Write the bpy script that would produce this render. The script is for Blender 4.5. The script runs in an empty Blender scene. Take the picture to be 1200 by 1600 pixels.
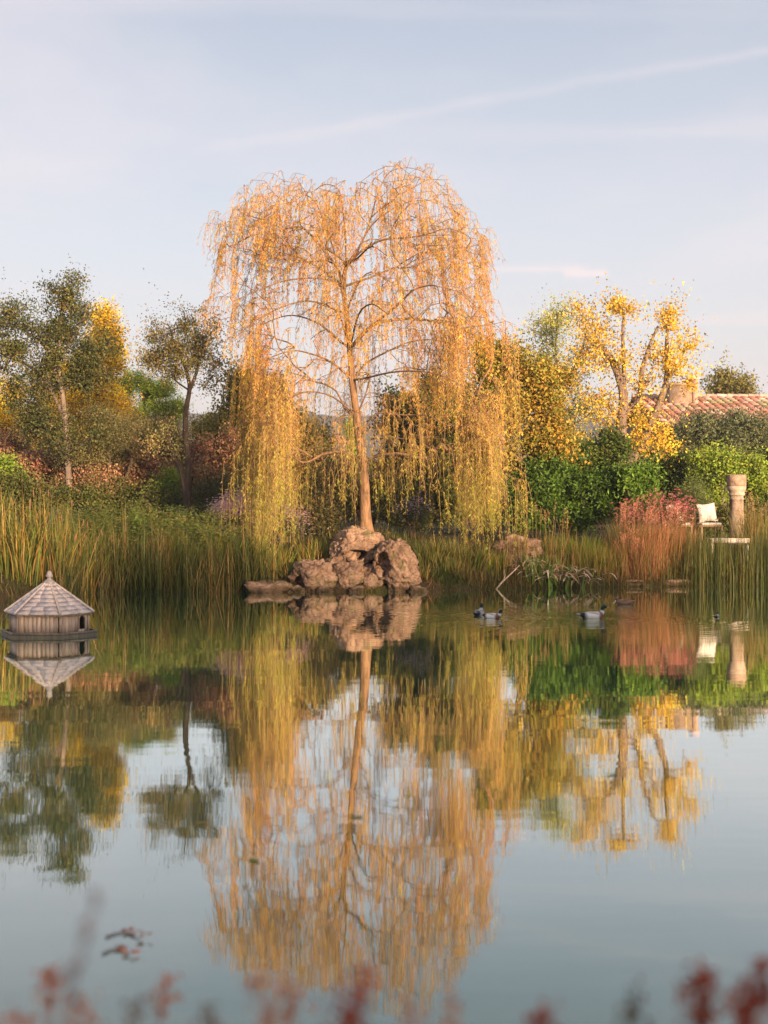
import bpy, math, random
import numpy as np
from mathutils import noise as mnoise, Vector
R = math.radians
F = 2222.0; CAMZ = 1.65
sc = bpy.context.scene
C = sc.collection
rng = np.random.default_rng(11)

def P(px, py, Y):                      # photograph direction at distance Y -> world point
    return np.array([(px-600)*Y/F, Y, CAMZ-(py-800)*Y/F])

# ------------------------------------------------------------------ helpers
def tag(o, label=None, cat=None, group=None, kind=None):
    if label: o['label'] = label
    if cat: o['category'] = cat
    if group: o['group'] = group
    if kind: o['kind'] = kind
    return o
def empty(name, loc=(0,0,0), label=None, cat=None, group=None, rz=0):
    o = bpy.data.objects.new(name, None); C.objects.link(o)
    o.location = tuple(loc); o.rotation_euler.z = rz; o.empty_display_size = .2
    return tag(o, label, cat, group)
def copy_tree(o, parent=None):
    c = o.copy(); C.objects.link(c); c.parent = parent
    for ch in list(o.children): copy_tree(ch, c)
    return c

class MB:
    def __init__(s): s.v=[]; s.f=[]; s.c=[]; s.n=0
    def add(s, V, Fs, col=None):
        V = np.asarray(V, float).reshape(-1,3)
        if not isinstance(Fs, list): Fs=[Fs]
        for f in Fs: s.f.append(np.asarray(f, np.int64)+s.n)
        s.v.append(V)
        if col is None: col=(1,1,1)
        col = np.asarray(col, float)
        if col.ndim==1: col = np.tile(col[:3], (len(V),1))
        s.c.append(col[:,:3]); s.n += len(V)
    def build(s, name, mat, parent=None, smooth=False, origin=None):
        V = np.concatenate(s.v); c = np.concatenate(s.c)
        off = np.zeros(3)
        if parent is not None: off = np.array(parent_world(parent))
        if origin is not None: off = np.array(origin, float)
        V = V - off
        me = bpy.data.meshes.new(name)
        me.vertices.add(len(V)); me.vertices.foreach_set('co', V.astype(np.float32).ravel())
        lv = np.concatenate([f.ravel() for f in s.f])
        tot = np.concatenate([np.full(len(f), f.shape[1]) for f in s.f])
        st = np.concatenate([[0], np.cumsum(tot)[:-1]])
        me.loops.add(len(lv)); me.loops.foreach_set('vertex_index', lv.astype(np.int32))
        me.polygons.add(len(tot)); me.polygons.foreach_set('loop_start', st.astype(np.int32))
        me.polygons.foreach_set('loop_total', tot.astype(np.int32))
        if smooth: me.polygons.foreach_set('use_smooth', np.ones(len(tot), bool))
        me.update(calc_edges=True)
        a = me.color_attributes.new('tint','FLOAT_COLOR','POINT')
        a.data.foreach_set('color', np.hstack([c, np.ones((len(c),1))]).astype(np.float32).ravel())
        me.materials.append(mat)
        o = bpy.data.objects.new(name, me); C.objects.link(o)
        if parent is not None: o.parent = parent
        elif origin is not None: o.location = tuple(origin)
        return o
def parent_world(p):
    l = np.array(p.location)
    while p.parent: p = p.parent; l = l + np.array(p.location)
    return l

def box(mb, lo, hi, col=(1,1,1), rot=0, piv=None, bev=0.0):
    lo=np.array(lo,float); hi=np.array(hi,float)
    if bev<=0:
        V=np.array([[x,y,z] for z in (lo[2],hi[2]) for x,y in ((lo[0],lo[1]),(hi[0],lo[1]),(hi[0],hi[1]),(lo[0],hi[1]))])
        Fq=[[0,3,2,1],[4,5,6,7],[0,1,5,4],[1,2,6,5],[2,3,7,6],[3,0,4,7]]
        V=V.copy()
        if rot: V=rotz(V,rot,piv if piv is not None else (lo+hi)/2)
        mb.add(V,[np.array(Fq)],col); return
    b=bev; rings=[]
    for z,i in ((lo[2],b),(lo[2]+b,0),(hi[2]-b,0),(hi[2],b)):
        x0,y0,x1,y1=lo[0]+i,lo[1]+i,hi[0]-i,hi[1]-i
        rings.append([[x0+b,y0,z],[x1-b,y0,z],[x1,y0+b,z],[x1,y1-b,z],[x1-b,y1,z],[x0+b,y1,z],[x0,y1-b,z],[x0,y0+b,z]])
    V=np.array(rings).reshape(-1,3)
    q=[[k*8+i,k*8+(i+1)%8,(k+1)*8+(i+1)%8,(k+1)*8+i] for k in range(3) for i in range(8)]
    if rot: V=rotz(V,rot,piv if piv is not None else (lo+hi)/2)
    mb.add(V,[np.array(q),np.array([list(range(7,-1,-1))]),np.array([list(range(24,32))])],col)
def rotz(V,a,piv=(0,0,0)):
    c,s=math.cos(a),math.sin(a); p=np.array(piv,float); W=np.asarray(V,float)-p
    return np.stack([W[:,0]*c-W[:,1]*s, W[:,0]*s+W[:,1]*c, W[:,2]],1)+p
def lathe(mb, prof, n=24, at=(0,0,0), col=(1,1,1)):
    prof=np.array(prof,float); a=np.linspace(0,2*np.pi,n,endpoint=False)
    V=np.stack([np.outer(prof[:,0],np.cos(a)),np.outer(prof[:,0],np.sin(a)),np.repeat(prof[:,1][:,None],n,1)],2).reshape(-1,3)+np.array(at)
    m=len(prof); q=[[k*n+i,k*n+(i+1)%n,(k+1)*n+(i+1)%n,(k+1)*n+i] for k in range(m-1) for i in range(n)]
    if np.asarray(col).ndim==2: col=np.repeat(np.asarray(col),n,0)
    mb.add(V,[np.array(q),np.array([list(range(n-1,-1,-1))]),np.array([list(range((m-1)*n,m*n))])],col)
def sweep(mb, pts, rad, n=6, col=(1,1,1), flat=None):
    pts=np.asarray(pts,float); rad=np.asarray(rad,float); m=len(pts)
    T=np.gradient(pts,axis=0); T/=np.linalg.norm(T,axis=1,keepdims=True)+1e-9
    ref=np.array([0,1.,0]) if abs(T[0][1])<.9 else np.array([1.,0,0])
    U=np.cross(T,ref); U/=np.linalg.norm(U,axis=1,keepdims=True)+1e-9
    W=np.cross(T,U)
    a=np.linspace(0,2*np.pi,n,endpoint=False)
    ca,sa=np.cos(a),np.sin(a)
    V=pts[:,None]+rad[:,None,None]*(ca[None,:,None]*U[:,None]+sa[None,:,None]*W[:,None])
    i=np.arange(n); j=(i+1)%n; k=np.arange(m-1)[:,None]*n
    q=np.stack([k+i,k+j,k+n+j,k+n+i],2).reshape(-1,4)
    mb.add(V.reshape(-1,3),[q],col)
def smooth_line(pts, rad, k=3):
    pts=np.asarray(pts,float); rad=np.asarray(rad,float)
    if len(pts)<3: 
        return pts,rad
    p=np.vstack([2*pts[0]-pts[1],pts,2*pts[-1]-pts[-2]])
    out=[];ro=[]
    for i in range(1,len(p)-2):
        for t in np.arange(k)/k:
            a,b,c,d=p[i-1],p[i],p[i+1],p[i+2]
            out.append(.5*((2*b)+(c-a)*t+(2*a-5*b+4*c-d)*t*t+(-a+3*b-3*c+d)*t**3))
            ro.append(rad[i-1]*(1-t)+rad[i]*t)
    out.append(pts[-1]); ro.append(rad[-1])
    return np.array(out),np.array(ro)

def leaf_mesh(mb, pos, ax, L, W, col, r, fold=.25):
    n=len(pos); ax=ax/(np.linalg.norm(ax,axis=1,keepdims=True)+1e-9)
    rv=r.normal(size=(n,3)); sd=np.cross(ax,rv); sd/=np.linalg.norm(sd,axis=1,keepdims=True)+1e-9
    nn=np.cross(ax,sd)
    L=np.broadcast_to(L,(n,))[:,None]; W=np.broadcast_to(W,(n,))[:,None]
    mid=pos+ax*L*.45
    V=np.stack([pos, mid+sd*W*.5+nn*W*fold, pos+ax*L, mid-sd*W*.5+nn*W*fold],1).reshape(-1,3)
    q=np.arange(n*4).reshape(-1,4)
    mb.add(V,[q],np.repeat(col,4,0))

def pal(pl, n, r, jit=.15):
    cols=np.array([p[:3] for p in pl],float); w=np.array([p[3] if len(p)>3 else 1 for p in pl],float)
    c=cols[r.choice(len(pl),n,p=w/w.sum())]
    return np.clip(c*(1+r.normal(size=(n,1))*jit)*(1+r.normal(size=(n,3))*jit*.3),.004,.9)

# ------------------------------------------------------------------ materials
def newmat(name):
    m=bpy.data.materials.new(name); m.use_nodes=True; nt=m.node_tree
    for n in list(nt.nodes): nt.nodes.remove(n)
    out=nt.nodes.new('ShaderNodeOutputMaterial')
    return m,nt,out
def N(nt,t,**k):
    n=nt.nodes.new(t)
    for a,b in k.items(): setattr(n,a,b)
    return n
def tint_node(nt): 
    return N(nt,'ShaderNodeAttribute',attribute_name='tint').outputs['Color']
def mul(nt,a,b,fac=1.0,mode='MULTIPLY'):
    n=N(nt,'ShaderNodeMix',data_type='RGBA',blend_type=mode); n.inputs[0].default_value=fac
    for s,x in ((6,a),(7,b)):
        if isinstance(x,tuple): n.inputs[s].default_value=(*x,1) if len(x)==3 else x
        else: nt.links.new(x,n.inputs[s])
    return n.outputs[2]
def ramp(nt,fac,stops):
    n=N(nt,'ShaderNodeValToRGB'); e=n.color_ramp.elements
    while len(e)<len(stops): e.new(.5)
    for i,(p,c) in enumerate(stops): e[i].position=p; e[i].color=(*c,1) if len(c)==3 else c
    nt.links.new(fac,n.inputs[0]); return n.outputs[0]
def noise_tex(nt,scale,detail=4,rough=.55,vec=None,scl=None,coord='Object'):
    tc=N(nt,'ShaderNodeTexCoord'); v=tc.outputs[coord]
    if scl:
        mp=N(nt,'ShaderNodeMapping'); mp.inputs['Scale'].default_value=scl; nt.links.new(v,mp.inputs[0]); v=mp.outputs[0]
    n=N(nt,'ShaderNodeTexNoise'); n.inputs['Scale'].default_value=scale; n.inputs['Detail'].default_value=detail; n.inputs['Roughness'].default_value=rough
    nt.links.new(v,n.inputs['Vector']); return n.outputs['Fac']
def leafmat(name,trans=.4,rough=.55,spec=.3):
    m,nt,out=newmat(name)
    c=tint_node(nt)
    p=N(nt,'ShaderNodeBsdfPrincipled'); p.inputs['Roughness'].default_value=rough; p.inputs['Specular IOR Level'].default_value=spec
    nt.links.new(c,p.inputs['Base Color'])
    t=N(nt,'ShaderNodeBsdfTranslucent'); nt.links.new(c,t.inputs[0])
    x=N(nt,'ShaderNodeMixShader'); x.inputs[0].default_value=trans
    nt.links.new(p.outputs[0],x.inputs[1]); nt.links.new(t.outputs[0],x.inputs[2]); nt.links.new(x.outputs[0],out.inputs[0])
    return m
def solid(name,rough=.8,scale=8,lo=.65,hi=1.25,bump=.3,bscale=None,scl=None,spec=.3,base=None,dist=.02):
    m,nt,out=newmat(name)
    c=tint_node(nt) if base is None else None
    f=noise_tex(nt,scale,6,.6,scl=scl)
    r_=ramp(nt,f,[(.3,(lo,lo,lo)),(.7,(hi,hi,hi))])
    col=mul(nt,c if base is None else base,r_)
    p=N(nt,'ShaderNodeBsdfPrincipled'); p.inputs['Roughness'].default_value=rough; p.inputs['Specular IOR Level'].default_value=spec
    nt.links.new(col,p.inputs['Base Color'])
    if bump:
        b=N(nt,'ShaderNodeBump'); b.inputs['Strength'].default_value=bump; b.inputs['Distance'].default_value=dist
        f2=noise_tex(nt,bscale or scale*3,5,.65,scl=scl)
        nt.links.new(f2,b.inputs['Height']); nt.links.new(b.outputs[0],p.inputs['Normal'])
    nt.links.new(p.outputs[0],out.inputs[0]); return m

M={}
M['leaf']=leafmat('leaf',.4)
M['willow_leaf']=leafmat('willow_leaf',.45,.5)
M['blade']=leafmat('blade',.3,.5)
M['needle']=leafmat('needle',.15,.6)
M['petal']=leafmat('petal',.35,.6)
M['bark']=solid('bark',.9,12,.4,1.4,1.0,26,scl=(1,1,.22),dist=.06)
M['wood']=solid('weathered_wood',.85,30,.6,1.25,.4,60,scl=(1,1,.12),dist=.006)
M['woodh']=solid('weathered_shingle',.85,20,.7,1.2,.4,60,dist=.006)
M['stone']=solid('stone',.9,9,.6,1.3,.6,30,dist=.02)
M['tile']=solid('clay_tile',.85,2.5,.55,1.35,.4,30,dist=.02)
M['paint']=solid('dull_paint',.6,5,.92,1.05,.1)
M['fabric']=solid('fabric',.95,40,.93,1.05,.2,dist=.003)
M['feather']=solid('feather',.7,60,.85,1.1,.15,dist=.002,spec=.25)
M['dark']=solid('dark_inside',.9,5,.9,1.1,0)

def rockmat():
    m,nt,out=newmat('weathered_limestone')
    f=noise_tex(nt,1.6,8,.62); g=noise_tex(nt,9,6,.7)
    c1=ramp(nt,f,[(.3,(.07,.045,.03)),(.44,(.19,.12,.08)),(.56,(.36,.235,.165)),(.72,(.17,.115,.075))])
    c2=ramp(nt,g,[(.28,(.35,.3,.28)),(.45,(.9,.9,.9)),(.7,(1.25,1.22,1.2))])
    col=mul(nt,c1,c2)
    # moss by its own noise
    h=noise_tex(nt,2.7,5,.6); mk=ramp(nt,h,[(.56,(0,0,0)),(.68,(1,1,1))])
    mx=N(nt,'ShaderNodeMix',data_type='RGBA'); nt.links.new(mk,mx.inputs[0]); nt.links.new(col,mx.inputs[6]); mx.inputs[7].default_value=(.10,.10,.03,1)
    tz=N(nt,'ShaderNodeTexCoord'); sz=N(nt,'ShaderNodeSeparateXYZ'); nt.links.new(tz.outputs['Object'],sz.inputs[0])
    wet=ramp(nt,sz.outputs['Z'],[(.0,(.35,.36,.3)),(.07,(.42,.42,.36)),(.13,(1,1,1))])
    # pits
    tc=N(nt,'ShaderNodeTexCoord'); vo=N(nt,'ShaderNodeTexVoronoi'); vo.inputs['Scale'].default_value=13; nt.links.new(tc.outputs['Object'],vo.inputs['Vector'])
    pr=ramp(nt,vo.outputs['Distance'],[(.0,(0,0,0)),(.4,(1,1,1))])
    p=N(nt,'ShaderNodeBsdfPrincipled'); p.inputs['Roughness'].default_value=.92; p.inputs['Specular IOR Level'].default_value=.2
    nt.links.new(mul(nt,mx.outputs[2],wet),p.inputs['Base Color'])
    b=N(nt,'ShaderNodeBump'); b.inputs['Strength'].default_value=.8; b.inputs['Distance'].default_value=.04
    nt.links.new(g,b.inputs['Height'])
    b2=N(nt,'ShaderNodeBump'); b2.inputs['Strength'].default_value=.6; b2.inputs['Distance'].default_value=.04
    nt.links.new(pr,b2.inputs['Height']); nt.links.new(b.outputs[0],b2.inputs['Normal']); nt.links.new(b2.outputs[0],p.inputs['Normal'])
    nt.links.new(p.outputs[0],out.inputs[0]); return m
M['rock']=rockmat()

# ------------------------------------------------------------------ terrain and water
_spx=np.array([-900,-300,0,60,130,380,450,660,780,950,1200,1700]); _spy=np.array([975,958,943,936,926,924,925,924,920,917,915,913])
_sY=F*CAMZ/(_spy-800.); _sX=(_spx-600)*_sY/F
def shore(x): return np.interp(x,_sX,_sY)
def ground_z(x,y):
    x=np.asarray(x,float); y=np.asarray(y,float)
    s=y-shore(x)
    z=np.interp(s,[-8,-1,-.15,0,.12,.5,3.5,9,30,90],[-1.6,-.5,-.12,-.02,.14,.26,.86,1.1,1.3,1.6])
    near=np.interp(3.0+.25*np.sin(x*.9)-y,[-3,-.6,0,.25,1.5,6],[-1.6,-.25,0,.12,.22,.3])
    z=np.where(y<12,np.maximum(near,-1.6),z)
    shade_rise=7.95+.7*np.sin(x*.23+1)+.45*np.sin(x*.61)+.25*np.sin(x*1.7)  # unseen rise behind the lens, added to throw shade over the pond
    z=np.where(y<-3,z+(shade_rise-.3)*np.clip((-y-5)/18,0,1)**1.3,z)
    side=np.interp(np.abs(x)+.0*y,[20,22,24,30],[-1.6,-.1,.2,.8]); z=np.where(y<shore(x),np.maximum(z,side),z)
    wx,wy=P(572,825,31.8)[:2]
    z=z+.42*np.exp(-(((x-wx)/1.5)**2+((y-wy-.3)/1.3)**2))*(s>0)
    return z+np.where(s>.4,.05*np.sin(x*1.7+y*.6)*np.cos(y*1.3-x*.4),0)
def gz(x,y): return float(ground_z(x,y))

def build_ground():
    xs=np.unique(np.concatenate([np.linspace(-900,-40,30),np.linspace(-40,40,267),np.linspace(40,900,30)]))
    ys=np.unique(np.concatenate([np.linspace(-60,-3,40),np.linspace(-3,6,46),np.linspace(6,24,20),np.linspace(24,40,130),np.linspace(40,1300,60)]))
    X,Y=np.meshgrid(xs,ys); Z=ground_z(X,Y)
    nz=np.array([mnoise.fractal(Vector((a*.9,b*.9,0)),.9,2,4) for a,b in zip(X.ravel(),Y.ravel())]).reshape(X.shape)
    Z=Z+nz*.05*((Z>.05)&(Y<60))
    V=np.stack([X,Y,Z],2).reshape(-1,3); w=len(xs); h=len(ys)
    i=np.arange(h-1)[:,None]*w+np.arange(w-1); q=np.stack([i,i+1,i+w+1,i+w],2).reshape(-1,4)
    m,nt,out=newmat('earth_and_turf')
    f=noise_tex(nt,1.3,8,.65); g=noise_tex(nt,14,5,.7)
    c=ramp(nt,f,[(.3,(.045,.030,.018)),(.48,(.075,.052,.025)),(.6,(.06,.07,.02)),(.75,(.10,.085,.035))])
    c=mul(nt,c,ramp(nt,g,[(.3,(.5,.5,.5)),(.7,(1.4,1.4,1.4))]))
    p=N(nt,'ShaderNodeBsdfPrincipled'); p.inputs['Roughness'].default_value=.95; p.inputs['Specular IOR Level'].default_value=.15
    nt.links.new(c,p.inputs['Base Color'])
    b=N(nt,'ShaderNodeBump'); b.inputs['Distance'].default_value=.05; nt.links.new(g,b.inputs['Height']); nt.links.new(b.outputs[0],p.inputs['Normal'])
    nt.links.new(p.outputs[0],out.inputs[0])
    mb=MB(); mb.add(V,[q]); tag(mb.build('ground',m,smooth=True),kind='structure')
build_ground()

def build_water(drake):
    m,nt,out=newmat('pond_water')
    tc=N(nt,'ShaderNodeTexCoord')
    def nz(scl,scale,detail,rough=.5):
        mp=N(nt,'ShaderNodeMapping'); mp.inputs['Scale'].default_value=scl; nt.links.new(tc.outputs['Object'],mp.inputs[0])
        n=N(nt,'ShaderNodeTexNoise'); n.inputs['Scale'].default_value=scale; n.inputs['Detail'].default_value=detail; n.inputs['Roughness'].default_value=rough
        nt.links.new(mp.outputs[0],n.inputs['Vector']); return n.outputs['Fac']
    def mth(op,a,b=None):
        n=N(nt,'ShaderNodeMath',operation=op)
        for i,x in enumerate((a,b)):
            if x is None: continue
            if isinstance(x,(int,float)): n.inputs[i].default_value=x
            else: nt.links.new(x,n.inputs[i])
        return n.outputs[0]
    big=nz((.35,1.0,1),1.1,2); mid=nz((.55,1.6,1),4.0,3); fine=nz((1,2.2,1),14,2)
    patch=ramp(nt,nz((.25,.5,1),.35,2),[(.40,(.35,.35,.35)),(.62,(1,1,1))])
    h=mth('ADD',mth('MULTIPLY',big,WV[0]),mth('MULTIPLY',mth('ADD',mth('MULTIPLY',mid,WV[1]),mth('MULTIPLY',fine,WV[2])),patch))
    # rings spreading from the swimming ducks
    for (dx,dy,amp,k) in drake:
        v=N(nt,'ShaderNodeVectorMath',operation='DISTANCE'); nt.links.new(tc.outputs['Object'],v.inputs[0]); v.inputs[1].default_value=(dx,dy,0)
        d=v.outputs['Value']
        w=mth('MULTIPLY',mth('SINE',mth('MULTIPLY',d,k)),mth('MULTIPLY',mth('POWER',2.718,mth('MULTIPLY',d,-1.1)),amp))
        h=mth('ADD',h,w)
    b=N(nt,'ShaderNodeBump'); b.inputs['Strength'].default_value=1; b.inputs['Distance'].default_value=1; nt.links.new(h,b.inputs['Height'])
    lw=N(nt,'ShaderNodeLayerWeight'); lw.inputs['Blend'].default_value=.5; nt.links.new(b.outputs[0],lw.inputs['Normal'])
    fr=ramp(nt,lw.outputs['Facing'],[(0,(.03,)*3),(.5,(.12,)*3),(.66,(.30,)*3),(.76,(.55,)*3),(.86,(.84,)*3),(.95,(.95,)*3),(1,(1,1,1))])
    df=N(nt,'ShaderNodeBsdfDiffuse'); df.inputs[0].default_value=(.045,.115,.058,1)
    gl=N(nt,'ShaderNodeBsdfGlossy'); gl.inputs['Roughness'].default_value=0; gl.inputs[0].default_value=(.97,1,.97,1); nt.links.new(b.outputs[0],gl.inputs['Normal'])
    mx=N(nt,'ShaderNodeMixShader'); nt.links.new(fr,mx.inputs[0]); nt.links.new(df.outputs[0],mx.inputs[1]); nt.links.new(gl.outputs[0],mx.inputs[2]); nt.links.new(mx.outputs[0],out.inputs[0])
    mb=MB(); mb.add([[-60,-20,0],[60,-20,0],[60,36,0],[-60,36,0]],[np.array([[0,1,2,3]])])
    tag(mb.build('pond_water',m),kind='structure')
WV=(.0022,.00055,.0001)

def build_hills():
    mb=MB()
    xs=np.linspace(-700,700,160); ys=np.linspace(520,900,40)
    X,Y=np.meshgrid(xs,ys)
    crest=np.array([50+9*mnoise.fractal(Vector((a*.006,3.3,0)),1,2,5) for a in xs])+5*np.exp(-((xs+30)/60)**2)
    Z=crest[None]*np.sin(np.clip((Y-520)/240,0,1)*np.pi/2)
    Z=Z+np.array([2.2*mnoise.fractal(Vector((a*.05,b*.05,0)),1,2,3) for a,b in zip(X.ravel(),Y.ravel())]).reshape(X.shape)
    w=len(xs);h=len(ys); i=np.arange(h-1)[:,None]*w+np.arange(w-1); q=np.stack([i,i+1,i+w+1,i+w],2).reshape(-1,4)
    mb.add(np.stack([X,Y,Z],2).reshape(-1,3),[q])
    m=solid('wooded_hill',.95,.12,.6,1.3,.0,base=(.075,.07,.05))
    tag(mb.build('hills',m,smooth=True),kind='structure')
build_hills()

# ------------------------------------------------------------------ trees
def curve_steps(a,b,d0,step,r,wob=.08):
    d=np.linalg.norm(b-a); n=max(1,int(round(d/step)))
    if n==1: return [b]
    t=(np.arange(1,n+1)/n)[:,None]
    c=a+d0*d*.5
    p=(1-t)**2*a+2*(1-t)*t*c+t*t*b
    p[:-1]+=r.normal(size=(n-1,3))*wob*d/n
    return list(p)
def grow(limbs, att, r, step=.3, wob=.12, bias=.12, rtip=.006, pw=.5, order=None):
    """limbs: polylines [(pts, r0, r1, parent_limb, index)] joined into one skeleton; att: points reached by twigs"""
    pos=[];par=[];rmin=[]
    for pts,r0,r1 in limbs:
        pts=np.asarray(pts,float)
        if pos:
            A=np.array(pos); j=int(np.argmin(((A-pts[0])**2).sum(1))); start=j; pts=pts[1:]
            n=len(pts)
            rr=np.linspace(r0,r1,n+1)[1:]
        else: start=-1; n=len(pts); rr=np.linspace(r0,r1,n)
        for k,p in enumerate(pts):
            pos.append(p); par.append(start if k==0 else len(pos)-2); rmin.append(rr[k])
    L=[0.0]*len(pos)
    for i in range(len(pos)):
        if par[i]>=0: L[i]=L[par[i]]+np.linalg.norm(pos[i]-pos[par[i]])
    A=np.array(pos)
    base=A.copy()
    if len(att):
        dist=np.array([np.min(((base-a)**2).sum(1)) for a in att])
        att=att[np.argsort(dist)]
    cap=len(pos)+len(att)*14+100
    PP=np.zeros((cap,3)); PP[:len(pos)]=A; LL=np.zeros(cap); LL[:len(L)]=L
    n=len(pos); ends=[]
    rootz=A[0][2]
    low=np.zeros(cap); 
    h=max(.3,(A[:,2].max()-rootz))
    low[:n]=np.where(A[:,2]<rootz+.12*h,50,0)
    for a in att:
        dv=a-PP[:n]; d=np.sqrt((dv**2).sum(1))
        up=np.where(dv[:,2]<-.15*d,.35*d,0)
        cost=d+bias*LL[:n]+low[:n]+up
        j=int(np.argmin(cost))
        pj=par[j]; d0=(PP[j]-PP[pj]) if pj>=0 else np.array([0,0,1.])
        d0=d0/(np.linalg.norm(d0)+1e-9)
        st=curve_steps(PP[j],a,d0,step,r,wob)
        if n+len(st)>=cap: break
        prev=j
        for p in st:
            PP[n]=p; LL[n]=LL[prev]+np.linalg.norm(p-PP[prev]); par.append(prev); rmin.append(0); prev=n; n+=1
        ends.append(prev)
    PP=PP[:n]; par=np.array(par); cnt=np.zeros(n)
    for e in ends: cnt[e]+=1
    for i in range(n-1,-1,-1):
        if par[i]>=0: cnt[par[i]]+=cnt[i]
    rad=np.maximum(rtip*np.maximum(cnt,1)**pw, np.array(rmin))
    return PP,par,rad,ends
def skeleton_mesh(mb,PP,par,rad,r,col,sides=(9,4),flare=0):
    n=len(PP); ch=[[] for _ in range(n)]
    for i in range(n):
        if par[i]>=0: ch[par[i]].append(i)
    roots=[i for i in range(n) if par[i]<0]
    stack=[(None,i) for i in roots]
    while stack:
        pr,i=stack.pop(); chain=[i] if pr is None else [pr,i]
        while ch[i]:
            k=max(ch[i],key=lambda q:rad[q])
            for q in ch[i]:
                if q!=k: stack.append((i,q))
            chain.append(k); i=k
        rr=rad[chain].copy()
        if pr is not None: rr[0]=min(rr[0],rr[1]*1.25)
        p,q=smooth_line(PP[chain],rr,3 if rr.max()>.02 else 1)
        if pr is None and flare: q=q*(1+flare*np.exp(-(p[:,2]-p[0,2])/.25))
        ns=sides[0] if rr.max()>.03 else (5 if rr.max()>.012 else sides[1])
        c=np.array(col)*(1+.12*r.normal())
        sweep(mb,p,q,ns,np.clip(c,.01,1))
def pts_px(lst,Y,dy=None):
    return np.array([P(a[0],a[1],Y+(a[2] if len(a)>2 else 0)) for a in lst])
def blob_points(blobs,Y,r,depth=.8,gap=.0,nsc=1.9,seed=0):
    out=[]
    for b in blobs:
        cx,cy,rx,ry,n=b[:5]; dyy=b[5] if len(b)>5 else 0
        c=P(cx,cy,Y+dyy); s=(Y+dyy)/F
        k=0;tries=0; subs=[]
        for q in range(7):
            u=r.normal(size=3); u/=np.linalg.norm(u); subs.append((u*(.55+.4*r.random()),.25+.3*r.random()))
        while k<n and tries<n*12:
            tries+=1
            v=r.normal(size=3); v/=np.linalg.norm(v)
            v*=r.random()**.45*(1+.45*mnoise.noise(Vector(v*1.6)+Vector((cx*.31,cy*.17,seed))))*(1.28 if r.random()<.12 else 1.0)
            if r.random()<.66:
                su=subs[r.integers(0,7)]; v=su[0]+v*su[1]
            p=c+v*np.array([rx*s,rx*s*depth,ry*s])
            if gap and mnoise.noise(Vector(p*nsc)+Vector((seed*7.1,0,0)))<gap*r.random()*1.2-.12: continue
            out.append(p);k+=1
    return np.array(out)
def put_leaves(mb,att,n_per,sig,L,W,palette,r,droop=.3,clumpvar=.25,out_c=None,jit=.15):
    cn=np.maximum(4,(n_per*r.gamma(2.2,1/2.2,len(att)))).astype(int); n=int(cn.sum())
    ci=np.repeat(np.arange(len(att)),cn); sg=(sig*(.6+.8*r.random(len(att))))[ci][:,None]
    st=r.normal(size=(len(att),3))*.5; st[:,2]=abs(st[:,2])          # each clump is drawn out along its shoot
    pos=att[ci]+np.clip(r.normal(size=(n,3)),-1.7,1.7)*sg*np.array([.8,.8,.7])+st[ci]*sg*1.6*np.clip(r.normal(size=(n,1)),-1.6,1.6)
    ax=r.normal(size=(n,3)); ax[:,2]-=droop
    cc=pal(palette,len(att),r,0)              # clump hue
    c=.5*cc[ci]+.5*pal(palette,n,r,jit)
    c*=np.clip(1+clumpvar*r.normal(size=len(att)),.5,1.6)[ci][:,None]
    leaf_mesh(mb,pos,ax,L*(.7+.6*r.random(n)),W*(.7+.6*r.random(n)),np.clip(c,.004,.85),r)
def tree(name,label,cat,Y,trunks,blobs,palette,seed,leafL=.07,leafW=.045,n_per=60,sig=.16,bark=(.11,.085,.065),group=None,
         gap=.35,depth=.8,rtip=.004,step=.3,bias=.12,pw=.43,twigs=0,mat='leaf',droop=.3,foliage='crown',stem='trunk',clumpvar=.25,sink=True):
    r=np.random.default_rng(seed)
    limbs=[(pts_px(t[0],Y),t[1],t[2]) for t in trunks]
    x0,y0,z0=limbs[0][0][0]
    if sink:
        g=gz(x0,y0)-.1
        if z0>g: limbs[0]=(np.vstack([[x0,y0,g],limbs[0][0]]),limbs[0][1],limbs[0][2])
        z0=g
    att=blob_points(blobs,Y,r,depth,gap,seed=seed)
    e=empty(name,(x0,y0,z0),label,cat,group)
    PP,par,rad,ends=grow(limbs,att,r,step=step,rtip=rtip,bias=bias,pw=pw)
    mb=MB(); skeleton_mesh(mb,PP,par,rad,r,bark,flare=.35)
    mb.build(stem,M['bark'],e,smooth=True)
    ml=MB(); put_leaves(ml,att,n_per,sig,leafL,leafW,palette,r,droop,clumpvar)
    if twigs:    # thin bare tips reaching out of the crown
        pass
    ml.build(foliage,M[mat],e)
    return e

# palettes (base colours)
OLIVE=[(.38,.24,.07,.2),(.085,.11,.03,4),(.14,.13,.04,2),(.22,.155,.05,1),(.06,.075,.025,2)]
OLIVEOR=[(.24,.19,.07,2),(.42,.27,.11,2),(.16,.15,.055,2),(.5,.32,.13,1)]
YEL=[(.82,.56,.045,3),(.75,.45,.04,2),(.6,.48,.05,1)]
YELGR=[(.80,.50,.05,4),(.56,.46,.06,2),(.7,.34,.06,1)]
PINE=[(.20,.30,.025,3),(.28,.36,.035,2),(.10,.16,.02,1)]
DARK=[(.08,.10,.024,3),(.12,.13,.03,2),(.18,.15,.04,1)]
DARKOR=[(.12,.13,.03,3),(.22,.18,.04,2),(.36,.22,.05,1)]
AUT=[(.50,.31,.05,3),(.34,.31,.05,3),(.22,.24,.04,3),(.58,.30,.07,1)]
LAUREL=[(.075,.15,.018,3),(.12,.21,.025,2),(.05,.09,.015,2)]
LEMON=[(.25,.34,.04,3),(.16,.26,.03,2),(.36,.38,.06,1)]
SMOKE=[(.40,.17,.11,3),(.48,.27,.17,3),(.2,.12,.06,2),(.2,.17,.06,2)]
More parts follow.
